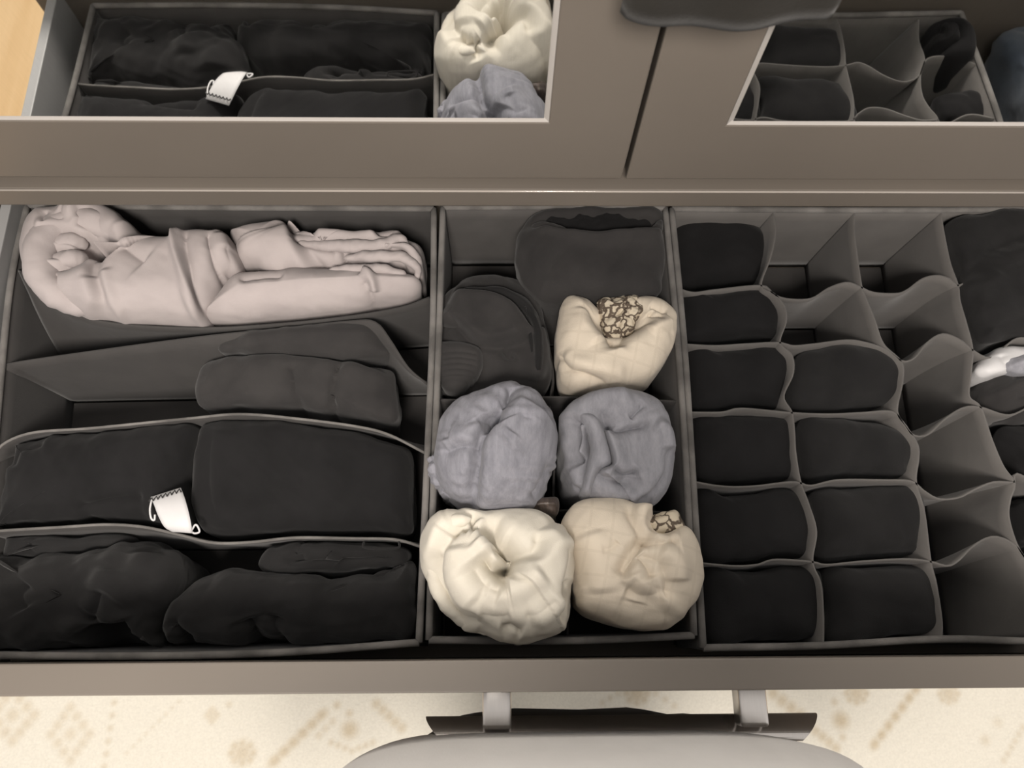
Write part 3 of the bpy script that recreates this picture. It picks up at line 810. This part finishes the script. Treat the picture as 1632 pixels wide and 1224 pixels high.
gl = thing('rolled_garment', 'light melange grey roll with a slit fold beside the wide box', 'garment', (.0, .17, BOT), GR)
soft('roll_body', [(696, 700), (704, 668), (722, 645), (752, 628), (800, 612), (822, 612), (840, 630), (868, 662), (880, 700), (880, 745), (868, 785), (846, 808), (800, 816), (757, 814), (725, 800), (702, 775), (692, 740)], M['grey_mel'], gl,
     Zr=.018, Zt=.058, Zb=BOT + .001, seed=105, amp=1.7, noise=.0016, nseg=240, nring=100, taper=.18, wr=(.0009, .010, 75),
     strokes=[('s', [(757, 818), (758, 784), (765, 745), (768, 713), (787, 684), (805, 664), (820, 635), (818, 608)][::-1], .008, .003, .035),
              ('c', [(757, 812), (764, 750), (770, 712), (788, 682), (800, 655)], .009, .0035), ('c', [(776, 664), (784, 678), (790, 692)], .014, .005), ('c', [(800, 658), (812, 645), (818, 620)], .005, .003),
              ('r', [(704, 712), (735, 706), (762, 712)], .003, .005), ('c', [(702, 724), (735, 718), (766, 722)], .003, .004), ('r', [(716, 690), (745, 694), (772, 684)], .0025, .006),
              ('c', [(846, 796), (866, 768), (879, 735)], .004, .004), ('r', [(800, 720), (830, 690), (850, 660)], .004, .014), ('c', [(810, 705), (822, 690), (832, 676)], .0025, .004)])
soft('hem_edge', [(683, 734), (690, 724), (703, 724), (712, 760), (722, 792), (712, 792), (698, 778), (686, 762)], M['grey_mel'], gl, Zr=.014, Zt=.024, Zb=-.05, seed=111, noise=.003, nscale=.012, nseg=90, nring=24)

gd = thing('rolled_garment', 'darker melange grey roll with a folded strap across its top', 'garment', (.11, .17, BOT), GR)
soft('roll_body', [(890, 712), (898, 672), (918, 645), (950, 628), (990, 620), (1030, 630), (1056, 650), (1070, 690), (1073, 735), (1062, 780), (1034, 806), (985, 812), (930, 798), (902, 775)], M['grey_mel2'], gd,
     Zr=.012, Zt=.042, Zb=BOT + .001, seed=106, amp=2.2, noise=.0014, nseg=240, nring=100, p=4, q=1.7, taper=.12,
     strokes=[('e', (985, 715), 62, 60, -.009), ('r', [(897, 690), (915, 656), (960, 636), (1010, 634)], .003, .008),
              ('c', [(915, 662), (911, 698), (906, 724), (920, 745)], .008, .004), ('c', [(932, 680), (938, 712), (930, 745), (926, 775)], .010, .0035), ('r', [(920, 672), (922, 705), (916, 730)], .003, .004),
              ('s', [(958, 680), (970, 713), (975, 741), (958, 752), (952, 765)], .009, .0025, .02), ('c', [(950, 645), (962, 668), (978, 686), (1008, 680), (1040, 676)], .0065, .0035),
              ('c', [(1003, 666), (1013, 656), (1026, 644)], .004, .002), ('c', [(974, 750), (993, 760), (1018, 756)], .006, .003), ('e', (1000, 776), 22, 12, -.006),
              ('c', [(893, 742), (908, 774), (934, 794)], .003, .002), ('c', [(1066, 715), (1064, 755), (1040, 788), (1012, 800)], .003, .002), ('r', [(1040, 680), (1058, 690), (1064, 720)], .003, .006)])

soft('folded_flap', [(922, 664), (940, 660), (957, 676), (968, 708), (974, 740), (956, 752), (946, 772), (940, 790), (926, 784), (932, 752), (941, 715), (934, 688)], M['grey_mel2'], gd, Zr=.028, Zt=.040, Zb=.0, seed=112, noise=.001, nseg=110, nring=30, R=.010, center=(948, 722), taper=.02)
cr = thing('rolled_garment', 'cream cotton roll twisted round a deep central fold at the front', 'garment', (.0, .07, BOT), GR)
soft('roll_body', [(686, 884), (692, 848), (706, 826), (735, 814), (770, 816), (830, 812), (868, 822), (894, 850), (906, 890), (913, 950), (907, 992), (880, 1016), (828, 1028), (775, 1014), (730, 988), (700, 950)], M['cream'], cr,
     Zr=.024, Zt=.068, Zb=BOT + .001, seed=107, amp=2.0, noise=.0018, nseg=260, nring=110, taper=.2,
     strokes=[('e', (800, 912), 16, 14, -.009), ('c', [(774, 822), (788, 852), (806, 884), (808, 920)], .010, .005), ('s', [(742, 836), (715, 848), (700, 878), (693, 913), (703, 956), (727, 984), (770, 1003)][::-1], .006, .0025, .03), ('c', [(770, 1003), (727, 984), (703, 956), (694, 913), (702, 872)], .005, .0025),
              ('c', [(712, 854), (730, 838), (748, 840)], .007, .003), ('c', [(756, 816), (752, 832), (762, 840)], .007, .003), ('c', [(776, 826), (784, 846), (795, 864)], .005, .004),
              ('c', [(790, 860), (806, 878), (818, 890), (812, 908), (806, 926)], .013, .0055), ('c', [(764, 888), (780, 912), (800, 930), (812, 930)], .012, .006), ('s', [(808, 930), (811, 904), (833, 897), (855, 893), (866, 868), (856, 846)][::-1], .007, .003, .02),
              ('r', [(760, 860), (790, 890), (800, 905)], .004, .009), ('r', [(770, 935), (800, 946), (830, 938), (860, 915)], .004, .010), ('c', [(748, 905), (770, 936), (800, 950)], .0045, .006),
              ('r', [(880, 850), (888, 900), (878, 960), (840, 995)], .003, .010), ('c', [(893, 870), (898, 910), (892, 960)], .003, .005), ('c', [(904, 920), (908, 965), (894, 994)], .005, .003), ('r', [(728, 870), (735, 920), (765, 960)], .003, .012),
              ('c', [(795, 1008), (815, 1004), (832, 1012)], .004, .003), ('c', [(760, 985), (790, 990), (815, 985)], .002, .006), ('c', [(835, 985), (860, 975), (880, 955)], .002, .006)])
cloth_tube('outer_fold', [(752, 826, .050), (722, 834, .048), (700, 858, .040), (692, 895, .034), (697, 935, .030), (716, 968, .028), (748, 992, .026), (786, 1010, .024)], [.005, .0065, .007, .0065, .0065, .006, .006, .004], M['cream'], cr, seed=35)
pl = soft('satin_label', [(842, 802), (846, 796), (880, 792), (890, 796), (891, 812), (884, 822), (862, 818), (848, 812)], M['brown_satin'], cr, Zr=.012, Zt=.022, Zb=-.03, seed=108, noise=.001, nseg=60, nring=16,
          strokes=[('r', [(846, 806), (865, 804), (888, 804)], .002, .002)])
pl['label'] = 'small brown glossy label poking out behind the cream roll'

b2 = thing('rolled_garment', 'beige checked roll with a strip of brown print at its upper edge, at the front', 'garment', (.11, .07, BOT), GR)
soft('roll_body', [(893, 840), (906, 812), (930, 798), (970, 797), (1006, 800), (1030, 820), (1060, 836), (1090, 850), (1107, 885), (1110, 925), (1094, 966), (1066, 1000), (1010, 1004), (955, 988), (920, 966), (916, 930), (904, 880)], M['beige'], b2,
     Zr=.016, Zt=.056, Zb=BOT + .001, seed=109, amp=1.45, noise=.0016, nseg=260, nring=110, taper=.2,
     strokes=[('s', [(1008, 800), (1013, 831), (1031, 858), (1012, 882), (999, 900), (980, 932)], .009, .003, .04), ('c', [(1030, 856), (1014, 880), (1000, 900), (984, 926)], .009, .0045),
              ('c', [(1008, 890), (1022, 906), (1030, 926)], .006, .004), ('c', [(1012, 888), (1040, 900), (1054, 930), (1052, 955)], .005, .005), ('c', [(1020, 870), (1045, 872), (1070, 866)], .006, .004),
              ('r', [(1040, 884), (1064, 900), (1070, 930)], .004, .008), ('r', [(1000, 915), (1010, 940), (1006, 965)], .003, .008), ('c', [(955, 880), (968, 878), (980, 866)], .0025, .003),
              ('c', [(990, 940), (1020, 952), (1050, 945)], .004, .008), ('r', [(930, 850), (945, 900), (950, 950)], .003, .015), ('e', (1050, 838), 30, 20, -.012)])
soft('printed_hem', [(1014, 838), (1030, 826), (1074, 814), (1086, 830), (1089, 852), (1060, 856), (1036, 860), (1022, 852)], M['print'], b2, Zr=.026, Zt=.042, Zb=-.02, seed=110, noise=.0015, nscale=.02, nseg=80, nring=24,
     strokes=[('c', [(1018, 842), (1045, 838), (1078, 828)], .003, .003)])

# ------------------------------------------------------------------ clothes in the wide box
lg = thing('leggings', 'pale pinkish white leggings rolled up and folded at the rear of the wide box', 'leggings', (-.28, .37, BOT))
soft('rolled_waist', [(46, 420), (50, 382), (72, 350), (115, 332), (160, 341), (195, 364), (238, 384), (285, 388), (296, 379), (345, 378), (368, 381), (386, 424), (358, 468), (326, 516), (250, 516), (180, 512), (110, 490), (66, 462)], M['white_pink'], lg,
     Zr=-.005, Zt=.034, Zb=BOT + .001, seed=120, amp=1.4, xlim=(-.458, -.0715), ylim=(.009, .4145), noise=.0010, nseg=300, nring=100, R=.036, center=(190, 432), taper=.2, p=3, q=2,
     strokes=[('e', (128, 402), 52, 40, -.012), ('e', (163, 397), 25, 17, -.070), ('r', [(98, 333), (125, 333), (160, 345), (191, 367), (210, 386)], .007, .009), ('c', [(135, 345), (158, 365), (172, 390)], .010, .005),
              ('r', [(112, 340), (128, 352), (140, 365)], .004, .007), ('c', [(72, 386), (98, 386), (120, 383), (146, 391)], .006, .0035), ('r', [(70, 374), (100, 372), (130, 374), (155, 384)], .004, .006), ('c', [(78, 412), (110, 410), (148, 416)], .006, .004),
              ('r', [(70, 400), (100, 398), (135, 403)], .005, .006), ('c', [(66, 439), (98, 442), (130, 425), (152, 416)], .008, .004), ('r', [(80, 428), (105, 424), (125, 414)], .004, .005), ('c', [(60, 452), (80, 458), (105, 452)], .004, .003),
              ('s', [(205, 392), (172, 406), (162, 428), (160, 448), (165, 470), (171, 494)][::-1], .007, .003, .03), ('c', [(174, 404), (160, 430), (160, 460)], .006, .003), ('r', [(180, 440), (184, 470), (194, 505)], .003, .006),
              ('c', [(205, 400), (228, 420), (245, 432)], .006, .007), ('r', [(289, 368), (291, 407), (301, 441), (308, 475), (313, 514)], .006, .0045), ('c', [(304, 372), (306, 410), (316, 450), (326, 505)], .005, .003),
              ('c', [(340, 374), (345, 407), (353, 441), (358, 462)], .005, .0028), ('r', [(352, 374), (364, 410), (374, 432)], .004, .005), ('c', [(360, 440), (366, 420), (362, 400)], .003, .003), ('c', [(90, 350), (86, 360), (88, 372)], .003, .002), ('c', [(120, 340), (112, 352), (110, 366)], .003, .002)])
cloth_tube('rolled_fold', [(214, 398, .006), (196, 378, .014), (165, 359, .018), (125, 352, .018), (88, 364, .020), (66, 392, .022), (66, 432, .020), (88, 466, .016), (130, 486, .008), (170, 492, .0)], [.008, .011, .013, .014, .0145, .015, .015, .014, .011, .006], M['white_pink'], lg, seed=31)
cloth_tube('rolled_fold', [(80, 392, .016), (105, 385, .020), (124, 386, .018), (138, 392, .010)], [.006, .008, .008, .005], M['white_pink'], lg, n=50, seed=32)
cloth_tube('rolled_fold', [(82, 420, .016), (108, 414, .020), (124, 413, .018), (138, 416, .010)], [.006, .008, .009, .005], M['white_pink'], lg, n=50, seed=33)
soft('folded_leg', [(332, 508), (352, 478), (378, 448), (420, 440), (500, 436), (580, 436), (640, 442), (668, 452), (670, 466), (645, 480), (580, 492), (500, 502), (420, 510), (350, 515)], M['white_pink'], lg,
     Zr=-.012, Zt=.022, Zb=BOT + .001, seed=121, amp=1.4, xlim=(-.458, -.0715), ylim=(.009, .4145), noise=.0012, nseg=220, nring=60, p=2.2, q=2.2, R=.030,
     strokes=[('r', [(578, 445), (594, 452), (598, 470)], .006, .004), ('c', [(585, 456), (592, 470), (594, 486)], .003, .003), ('c', [(385, 455), (420, 448), (460, 446)], .004, .004)])
soft('folded_leg', [(372, 384), (400, 372), (458, 364), (463, 380), (500, 384), (545, 382), (580, 388), (615, 378), (640, 378), (654, 392), (674, 404), (678, 428), (668, 446), (600, 446), (520, 446), (440, 440), (395, 432), (384, 410)], M['white_pink'], lg,
     Zr=-.022, Zt=.016, Zb=BOT + .001, seed=122, amp=1.5, xlim=(-.458, -.0715), ylim=(.009, .4145), noise=.0012, nseg=260, nring=80, R=.030, p=3.4, q=1.7,
     strokes=[('s', [(461, 370), (466, 384), (490, 417), (518, 440)][::-1], .007, .0025, .04), ('c', [(466, 378), (510, 399), (560, 396), (620, 397), (664, 396)], .008, .0032), ('c', [(470, 384), (500, 408), (540, 416)], .005, .003),
              ('r', [(500, 386), (560, 386), (610, 388)], .004, .005), ('c', [(545, 418), (590, 416), (620, 422), (655, 434)], .007, .003), ('r', [(609, 404), (645, 406), (662, 420), (668, 440)], .005, .0035), ('c', [(620, 408), (645, 414), (652, 430)], .006, .0025),
              ('c', [(525, 408), (545, 412), (552, 425), (548, 434)], .006, .0022), ('c', [(600, 380), (628, 380), (640, 376)], .005, .003), ('c', [(388, 432), (412, 424), (440, 438)], .006, .003), ('r', [(400, 428), (430, 420), (460, 430)], .003, .005)])

cloth_tube('folded_layer', [(472, 388, .002), (520, 392, .010), (570, 392, .012), (612, 390, .012), (636, 380, .012), (652, 392, .008)], [.003, .005, .006, .006, .006, .003], M['white_pink'], lg, seed=37)
cloth_tube('folded_layer', [(548, 412, .010), (600, 408, .015), (645, 412, .014), (664, 428, .010), (666, 444, .0)], [.003, .005, .006, .005, .003], M['white_pink'], lg, seed=38)
cloth_tube('folded_layer', [(524, 430, .010), (575, 428, .015), (615, 430, .014), (648, 438, .008)], [.003, .0045, .005, .003], M['white_pink'], lg, seed=39)

e = thing('trousers', 'charcoal trousers folded short in the second row of the wide box', 'trousers', (-.17, .29, BOT))
soft('folded_leg', [(318, 596), (350, 574), (420, 570), (500, 574), (580, 584), (624, 590), (632, 620), (632, 668), (590, 668), (500, 656), (420, 652), (350, 654), (312, 640)], M['charcoal'], e,
     Zr=-.028, Zt=-.006, Zb=BOT + .001, seed=130, amp=1.8, noise=.002, nseg=180, nring=50, p=3, q=1.8,
     strokes=[('c', [(470, 585), (474, 620), (478, 655)], .003, .004), ('c', [(545, 580), (535, 620), (530, 660)], .005, .003), ('s', [(632, 600), (560, 584), (470, 572), (380, 570)], .004, .003, .02)])
soft('folded_waist', [(352, 560), (366, 536), (430, 529), (520, 523), (580, 514), (598, 520), (612, 545), (622, 568), (560, 576), (480, 572), (400, 566)], M['charcoal'], e,
     Zr=-.022, Zt=-.002, Zb=-.07, seed=131, amp=1.8, noise=.002, nseg=160, nring=40, strokes=[('r', [(370, 545), (470, 540), (600, 535)], .003, .008)])

e = thing('trousers', 'black trousers rolled on the left of the third row, white care label on top', 'trousers', (-.33, .15, BOT), 'black trousers in the wide box')
soft('rolled_leg', [(-48, 770), (-48, 738), (0, 722), (60, 702), (160, 692), (260, 682), (318, 680), (312, 720), (302, 765), (304, 820), (300, 842), (230, 832), (170, 829), (90, 833), (0, 838), (-48, 836)], M['black'], e,
     Zr=-.022, Zt=.006, Zb=BOT + .001, seed=132, amp=1.5, xlim=(-.441, -.072), ylim=(.007, .415), noise=.0025, nseg=200, nring=50, R=.030, strokes=[('c', [(120, 820), (190, 800), (240, 795)], .006, .006), ('c', [(20, 750), (40, 720), (80, 705)], .004, .008)])
# care label
P0 = [(240, 792, .010), (288, 776, .014)]; 
lab_rows = [((240, 792), (288, 777), .010), ((246, 806), (295, 796), .0165), ((252, 822), (301, 818), .0185), ((262, 840), (305, 838), .0165), ((275, 848), (306, 850), .0120)]
def ribbon(name, rows, mat, parent, th=.0005, nu=8):
    V, F = [], []
    n = 16
    A = smooth_open([(*at_xy([r[0]], r[2])[0], r[2]) for r in rows], n); B = smooth_open([(*at_xy([r[1]], r[2])[0], r[2]) for r in rows], n)
    for s in (0, 1):
        for i in range(n):
            for j in range(nu):
                t = j / (nu - 1); p = A[i] * (1 - t) + B[i] * t
                V.append((p[0], p[1], p[2] + .0018 * math.sin(t * math.pi) * (i / n) - s * th))
    m = n * nu
    for i in range(n - 1):
        for j in range(nu - 1):
            a = i * nu + j
            F.append((a, a + nu, a + nu + 1, a + 1)); F.append((m + a, m + a + 1, m + a + nu + 1, m + a + nu))
    ed = [i * nu for i in range(n)] + [(n - 1) * nu + j for j in range(1, nu)] + [i * nu + nu - 1 for i in range(n - 2, -1, -1)] + [j for j in range(nu - 2, 0, -1)]
    for i in range(len(ed)):
        a, b = ed[i], ed[(i + 1) % len(ed)]
        F.append((a, m + a, m + b, b))
    return obj(name, V, F, mat, parent, True)
cl = ribbon('care_label', lab_rows, M['label_white'], e)
cl['label'] = 'white satin care label with dark stitching'
for k in range(7):
    t = k / 6
    q = at(243 + 44 * t, 797 - 14 * t, .0128)
    tube('stitch', [(q[0] - .0022, q[1] - .0012, q[2] + .0012), (q[0], q[1] + .0016, q[2] + .0020), (q[0] + .0016, q[1] - .0010, q[2] + .0014)], .0007, M['thread'], cl, sides=6)
def px3(pts):
    return [tuple(at(u, v, z)) for u, v, z in pts]
tube('label_loop', px3([(242, 796, .011), (239, 812, .013), (241, 826, .013), (246, 829, .012), (247, 820, .013)]), .0009, M['label_white'], cl, n=24, sides=6)
tube('label_loop', px3([(304, 848, .012), (312, 836, .013), (318, 847, .011), (310, 850, .010), (304, 846, .012)]), .0009, M['label_white'], cl, n=24, sides=6)

e = soft('trousers', [(322, 690), (345, 676), (400, 671), (480, 678), (560, 690), (620, 704), (656, 722), (658, 780), (656, 848), (600, 848), (530, 849), (460, 848), (400, 854), (345, 852), (318, 836), (310, 790), (312, 735)], M['black'], None,
         Zr=-.022, Zt=.004, Zb=BOT + .001, seed=133, amp=1.6, xlim=(-.458, -.0715), ylim=(.009, .4145), R=.030, noise=.002, nseg=220, nring=60, p=3, q=1.8,
         strokes=[('r', [(360, 680), (352, 740), (362, 850)], .003, .010), ('c', [(345, 690), (338, 760), (350, 840)], .003, .006)])
tag(e, 'black trousers rolled on the right of the third row, next to the white care label', 'trousers', 'black trousers in the wide box')

e = thing('trousers', 'black trousers bunched in the front left corner of the wide box', 'trousers', (-.33, .05, BOT), 'black trousers in the wide box')
soft('rolled_leg', [(-48, 900), (0, 890), (100, 886), (170, 872), (230, 864), (285, 882), (300, 908), (290, 950), (262, 975), (248, 1005), (236, 1036), (150, 1040), (40, 1042), (-48, 1040)], M['black2'], e,
     Zr=-.024, Zt=.004, Zb=BOT + .001, seed=134, amp=1.7, xlim=(-.441, -.072), ylim=(.007, .415), noise=.004, nseg=200, nring=60, R=.030,
     strokes=[('c', [(148, 1000), (165, 970), (175, 940)], .007, .005), ('r', [(190, 905), (175, 950), (150, 985)], .005, .012), ('c', [(55, 975), (45, 950), (60, 930)], .005, .006), ('e', (170, 1020), 45, 20, -.014), ('r', [(240, 880), (225, 920), (190, 960)], .005, .012), ('c', [(200, 990), (208, 1015), (206, 1038)], .006, .005)])
soft('folded_waist', [(-48, 866), (0, 860), (100, 855), (190, 853), (215, 862), (180, 874), (110, 886), (0, 890), (-48, 892)], M['black2'], e, Zr=-.030, Zt=-.014, Zb=-.08, seed=135, xlim=(-.441, -.072), ylim=(.007, .415), noise=.002, nseg=120, nring=30,
     strokes=[('c', [(50, 860), (52, 872), (50, 886)], .004, .004)])

e = thing('trousers', 'black trousers folded in the front right corner of the wide box', 'trousers', (-.15, .05, BOT), 'black trousers in the wide box')
soft('rolled_leg', [(270, 985), (290, 950), (330, 918), (380, 912), (460, 922), (560, 920), (630, 908), (657, 900), (660, 960), (655, 1018), (590, 1028), (500, 1032), (400, 1036), (290, 1038), (268, 1015)], M['black2'], e,
     Zr=-.024, Zt=.006, Zb=BOT + .001, seed=136, amp=1.7, xlim=(-.458, -.0715), ylim=(.009, .4145), noise=.003, nseg=200, nring=60, R=.030,
     strokes=[('c', [(395, 1036), (405, 1010), (400, 985)], .006, .006), ('c', [(300, 1030), (285, 1005), (275, 990)], .006, .005), ('c', [(450, 1030), (440, 1005), (448, 980)], .004, .006), ('r', [(340, 930), (420, 935), (520, 940)], .003, .015)])
soft('folded_waist', [(410, 900), (418, 880), (440, 870), (500, 866), (580, 866), (640, 872), (654, 884), (640, 900), (560, 912), (480, 916), (430, 914)], M['black2'], e, Zr=-.024, Zt=-.006, Zb=-.08, seed=137, amp=1.5, xlim=(-.458, -.0715), ylim=(.009, .4145), noise=.003, nseg=140, nring=40,
     strokes=[('c', [(450, 880), (470, 895), (520, 900), (600, 892), (640, 890)], .007, .004), ('c', [(470, 872), (480, 885), (475, 905)], .005, .004), ('r', [(525, 885), (535, 893), (545, 900)], .005, .005)])
tube('belt_loop', px3([(580, 864, -.002), (580, 872, .000), (600, 874, .000), (634, 873, .000), (636, 864, -.002)]), .0010, M['black2'], e, n=30, sides=6)

# ------------------------------------------------------------------ dark cloth hanging from the door knob
hc = thing('hanging_cloth', 'dark brown cloth hanging from the door knob in front of the mirrors', 'cloth', (.115, .30, .374))
def hanging():
    n, rows, sides = 40, 16, 2
    V, F = [], []
    for s in (0, 1):
        for k in range(rows):
            t = k / (rows - 1)
            wd = (.0545) * (1 - .45 * t ** 2.5)
            for i in range(n):
                a = i / (n - 1) * 2 - 1
                x = .1165 + a * wd + .004 * t
                prof = (1 - abs(a) ** 9) ** .5
                low = .3790 - .0045 * math.exp(-((a + .05) / .35) ** 2) + .004 * max(0, a - .3)
                z = low + (.512 - low) * t
                y = 0.3060 + (.0075 * prof + .0015 * math.sin(a * 7 + t * 2) * prof) * (-1 if s == 0 else .9)
                V.append((x, y, z))
    m = rows * n
    for k in range(rows - 1):
        for i in range(n - 1):
            a = k * n + i
            F.append((a, a + 1, a + n + 1, a + n)); F.append((m + a, m + a + n, m + a + n + 1, m + a + 1))
    for i in range(n - 1):
        F.append((i, m + i, m + i + 1, i + 1)); a = (rows - 1) * n + i; F.append((a, a + 1, m + a + 1, m + a))
    return obj('cloth', V, F, M['brown_cloth'], hc, True)
hanging()
tube('hanging_loop', [(.100, .3035, .508), (.112, .312, .526), (.125, .3155, .5335), (.138, .312, .526), (.150, .3035, .508)], .0018, M['brown_cloth'], hc, n=30, sides=8)

# ------------------------------------------------------------------ the person standing at the drawer
person = thing('person', 'person in a light grey shirt standing against the open drawer', 'person', (.07, -.20, ZF + .012))
def loft(name, rings, mat, n=72, caps=True):
    """rings: (z, list of n xy points)"""
    V, F = [], []
    for z, pts in rings:
        for x, y in pts: V.append((x, y, z(x, y) if callable(z) else z))
    for k in range(len(rings) - 1):
        for j in range(n):
            a = k * n + j; b = k * n + (j + 1) % n
            F.append((a, b, b + n, a + n))
    if caps:
        F.append(tuple(range(n))[::-1]); F.append(tuple((len(rings) - 1) * n + j for j in range(n)))
    return obj(name, V, F, mat, person, True)
def sup(cx, cy, a, bf, bb, e, n=72):
    out = []
    for j in range(n):
        t = 2 * math.pi * j / n
        c, s = math.cos(t), math.sin(t)
        x = cx + a * math.copysign(abs(c) ** (2 / e), c)
        b = bf if s > 0 else bb
        y = cy + b * math.copysign(abs(s) ** (2 / (e if s > 0 else 2.2)), s)
        out.append((x, y))
    return out
PX = .068
# belly of the shirt leans on the handle: front at about y = -0.055 near z = 0.12
SH = [(-.10, .194, .112, 4.6), (-.06, .200, .128, 4.8), (.0, .203, .140, 5), (.06, .202, .1435, 5), (.12, .199, .1455, 5), (.18, .194, .139, 4.6), (.25, .196, .122, 4.0), (.33, .190, .105, 3.4), (.42, .200, .095, 3), (.49, .205, .080, 2.8), (.54, .170, .062, 2.6), (.575, .085, .055, 2.4), (.59, .062, .052, 2.2)]
rings = []
for z, a, bf, ex in SH:
    rings.append((z, sup(PX, -.20 - .10 * max(0, z - .15) / .44, a, bf, .12, ex)))
shirt = loft('shirt', rings, M['shirt'])
# trousers: hips with soft folds in front, then two legs
def wavy(pts, z, k):
    return [(x, y + k * (math.sin(x * 62 + 2.0 + z * 9) + .5 * math.sin(x * 130 + z * 15)) * (1 if y > -.12 else 0)) for x, y in pts]
loft('trousers', [(z, wavy(sup(PX, -.20, a, bf, bb, e), z, .0022)) for z, a, bf, bb, e in
     ((-.16, .150, .120, .11, 3.6), (-.12, .154, .140, .115, 3.8), (-.08, .156, .149, .12, 4.2), (-.02, .157, .1535, .12, 4.6), (.015, .156, .152, .12, 4.6), (.035, .150, .134, .11, 4.4))], M['trousers'])
def leg(sx):
    rr = [(-.875, -.330, .050, .055, .055), (-.70, -.315, .055, .055, .06), (-.45, -.280, .062, .062, .065), (-.28, -.262, .078, .072, .08), (-.13, -.225, .094, .105, .10)]
    loft('trouser_leg', [(z, sup(PX + sx * .072, cy, a * .85, bf, bb, 2.8)) for z, cy, a, bf, bb in rr], M['trousers'])
leg(-1); leg(1)
# body: one skinned figure, arms hanging beside the hips
def body():
    J = {'pel': (PX, -.22, .03, .08), 'spi': (PX, -.23, .25, .08), 'che': (PX, -.27, .44, .085), 'nec': (PX, -.29, .60, .048), 'hd0': (PX, -.26, .68, .055), 'hd1': (PX, -.265, .76, .085), 'hd2': (PX, -.28, .835, .06), 'nose': (PX, -.165, .735, .010), 'chin': (PX, -.20, .675, .028)}
    E = [('pel', 'spi'), ('spi', 'che'), ('che', 'nec'), ('nec', 'hd0'), ('hd0', 'hd1'), ('hd1', 'hd2'), ('hd1', 'nose'), ('hd0', 'chin')]
    for s, q in ((-1, 'l'), (1, 'r')):
        hand = np.array([PX + s * .300, -.300, -.045]); wrist = hand + np.array([0, -.012, .060])
        J.update({q + 'sh': (PX + s * .165, -.28, .52, .05), q + 'el': (PX + s * .285, -.345, .24, .038), q + 'wr': (*wrist, .025), q + 'ha': (*hand, .020),
                  q + 'hi': (PX + s * .072, -.23, -.05, .055), q + 'kn': (PX + s * .072, -.283, -.44, .036), q + 'an': (PX + s * .072, -.330, -.82, .028), q + 'to': (PX + s * .09, -.25, -.855, .022), q + 'ear': (PX + s * .092, -.275, .755, .014)})
        E += [('che', q + 'sh'), (q + 'sh', q + 'el'), (q + 'el', q + 'wr'), (q + 'wr', q + 'ha'), ('pel', q + 'hi'), (q + 'hi', q + 'kn'), (q + 'kn', q + 'an'), (q + 'an', q + 'to'), ('hd1', q + 'ear')]
        for f in range(4):
            ln = (.070, .080, .075, .058)[f]
            a_ = hand + np.array([0, .028 - f * .019, -.036])
            b_ = a_ + np.array([-s * .006, .002, -ln * .55]); c_ = a_ + np.array([-s * .022, .003, -ln])
            for nm, pnt, r in (('f', a_, .0095), ('g', b_, .0085), ('h', c_, .0075)): J[q + nm + str(f)] = (*pnt, r)
            E += [(q + 'ha', q + 'f%d' % f), (q + 'f%d' % f, q + 'g%d' % f), (q + 'g%d' % f, q + 'h%d' % f)]
        t0 = hand + np.array([-s * .010, .032, -.010]); t1 = hand + np.array([-s * .018, .046, -.048])
        J[q + 't0'] = (*t0, .010); J[q + 't1'] = (*t1, .008)
        E += [(q + 'ha', q + 't0'), (q + 't0', q + 't1')]
    names = list(J); ix = {k: i for i, k in enumerate(names)}
    me = bpy.data.meshes.new('body'); me.from_pydata([tuple(map(float, J[k][:3])) for k in names], [(ix[a], ix[b]) for a, b in E], [])
    o = bpy.data.objects.new('body', me); C.objects.link(o)
    o.parent = person; o.location = -person.location
    me.materials.append(M['skin'])
    mod = o.modifiers.new('skin', 'SKIN'); mod.use_smooth_shade = True
    for k in names:
        me.skin_vertices[0].data[ix[k]].radius = (J[k][3], J[k][3])
    me.skin_vertices[0].data[ix['pel']].use_root = True
    sb = o.modifiers.new('sub', 'SUBSURF'); sb.levels = 1; sb.render_levels = 2
    return o
body()
for s in (-1, 1):
    tube('sleeve', [(PX + s * .145, -.285, .530), (PX + s * .205, -.300, .450), (PX + s * .250, -.318, .345)], [.070, .062, .056], M['shirt'], person, sides=24)
    eb = bmesh.new(); bmesh.ops.create_uvsphere(eb, u_segments=14, v_segments=10, radius=.011)
    for v in eb.verts: v.co += Vector((PX + s * .034, -.188, .768))
    obj_bm('eye', eb, M['label_white'], person, True)
tube('mouth', [(PX - .022, -.182, .700), (PX, -.172, .698), (PX + .022, -.182, .700)], .005, M['skin'], person, n=12)
hb = bmesh.new(); bmesh.ops.create_uvsphere(hb, u_segments=32, v_segments=20, radius=1)
for v in list(hb.verts):
    v.co = Vector((PX + v.co.x * .100, -.292 + v.co.y * .104, .795 + v.co.z * .095))
bmesh.ops.delete(hb, geom=[v for v in hb.verts if v.co.z < .790 and v.co.y > -.262], context='VERTS')
obj_bm('hair', hb, M['hair'], person, True)
for s in (-1, 1):
    sb = bmesh.new(); bmesh.ops.create_uvsphere(sb, u_segments=20, v_segments=12, radius=1)
    for v in sb.verts:
        v.co = Vector((PX + s * .082 + v.co.x * .047, -.310 + v.co.y * .128, ZF + .012 + max(0, v.co.z * .5 + .5) * .075))
    obj_bm('shoe', sb, M['trousers'], person, True)
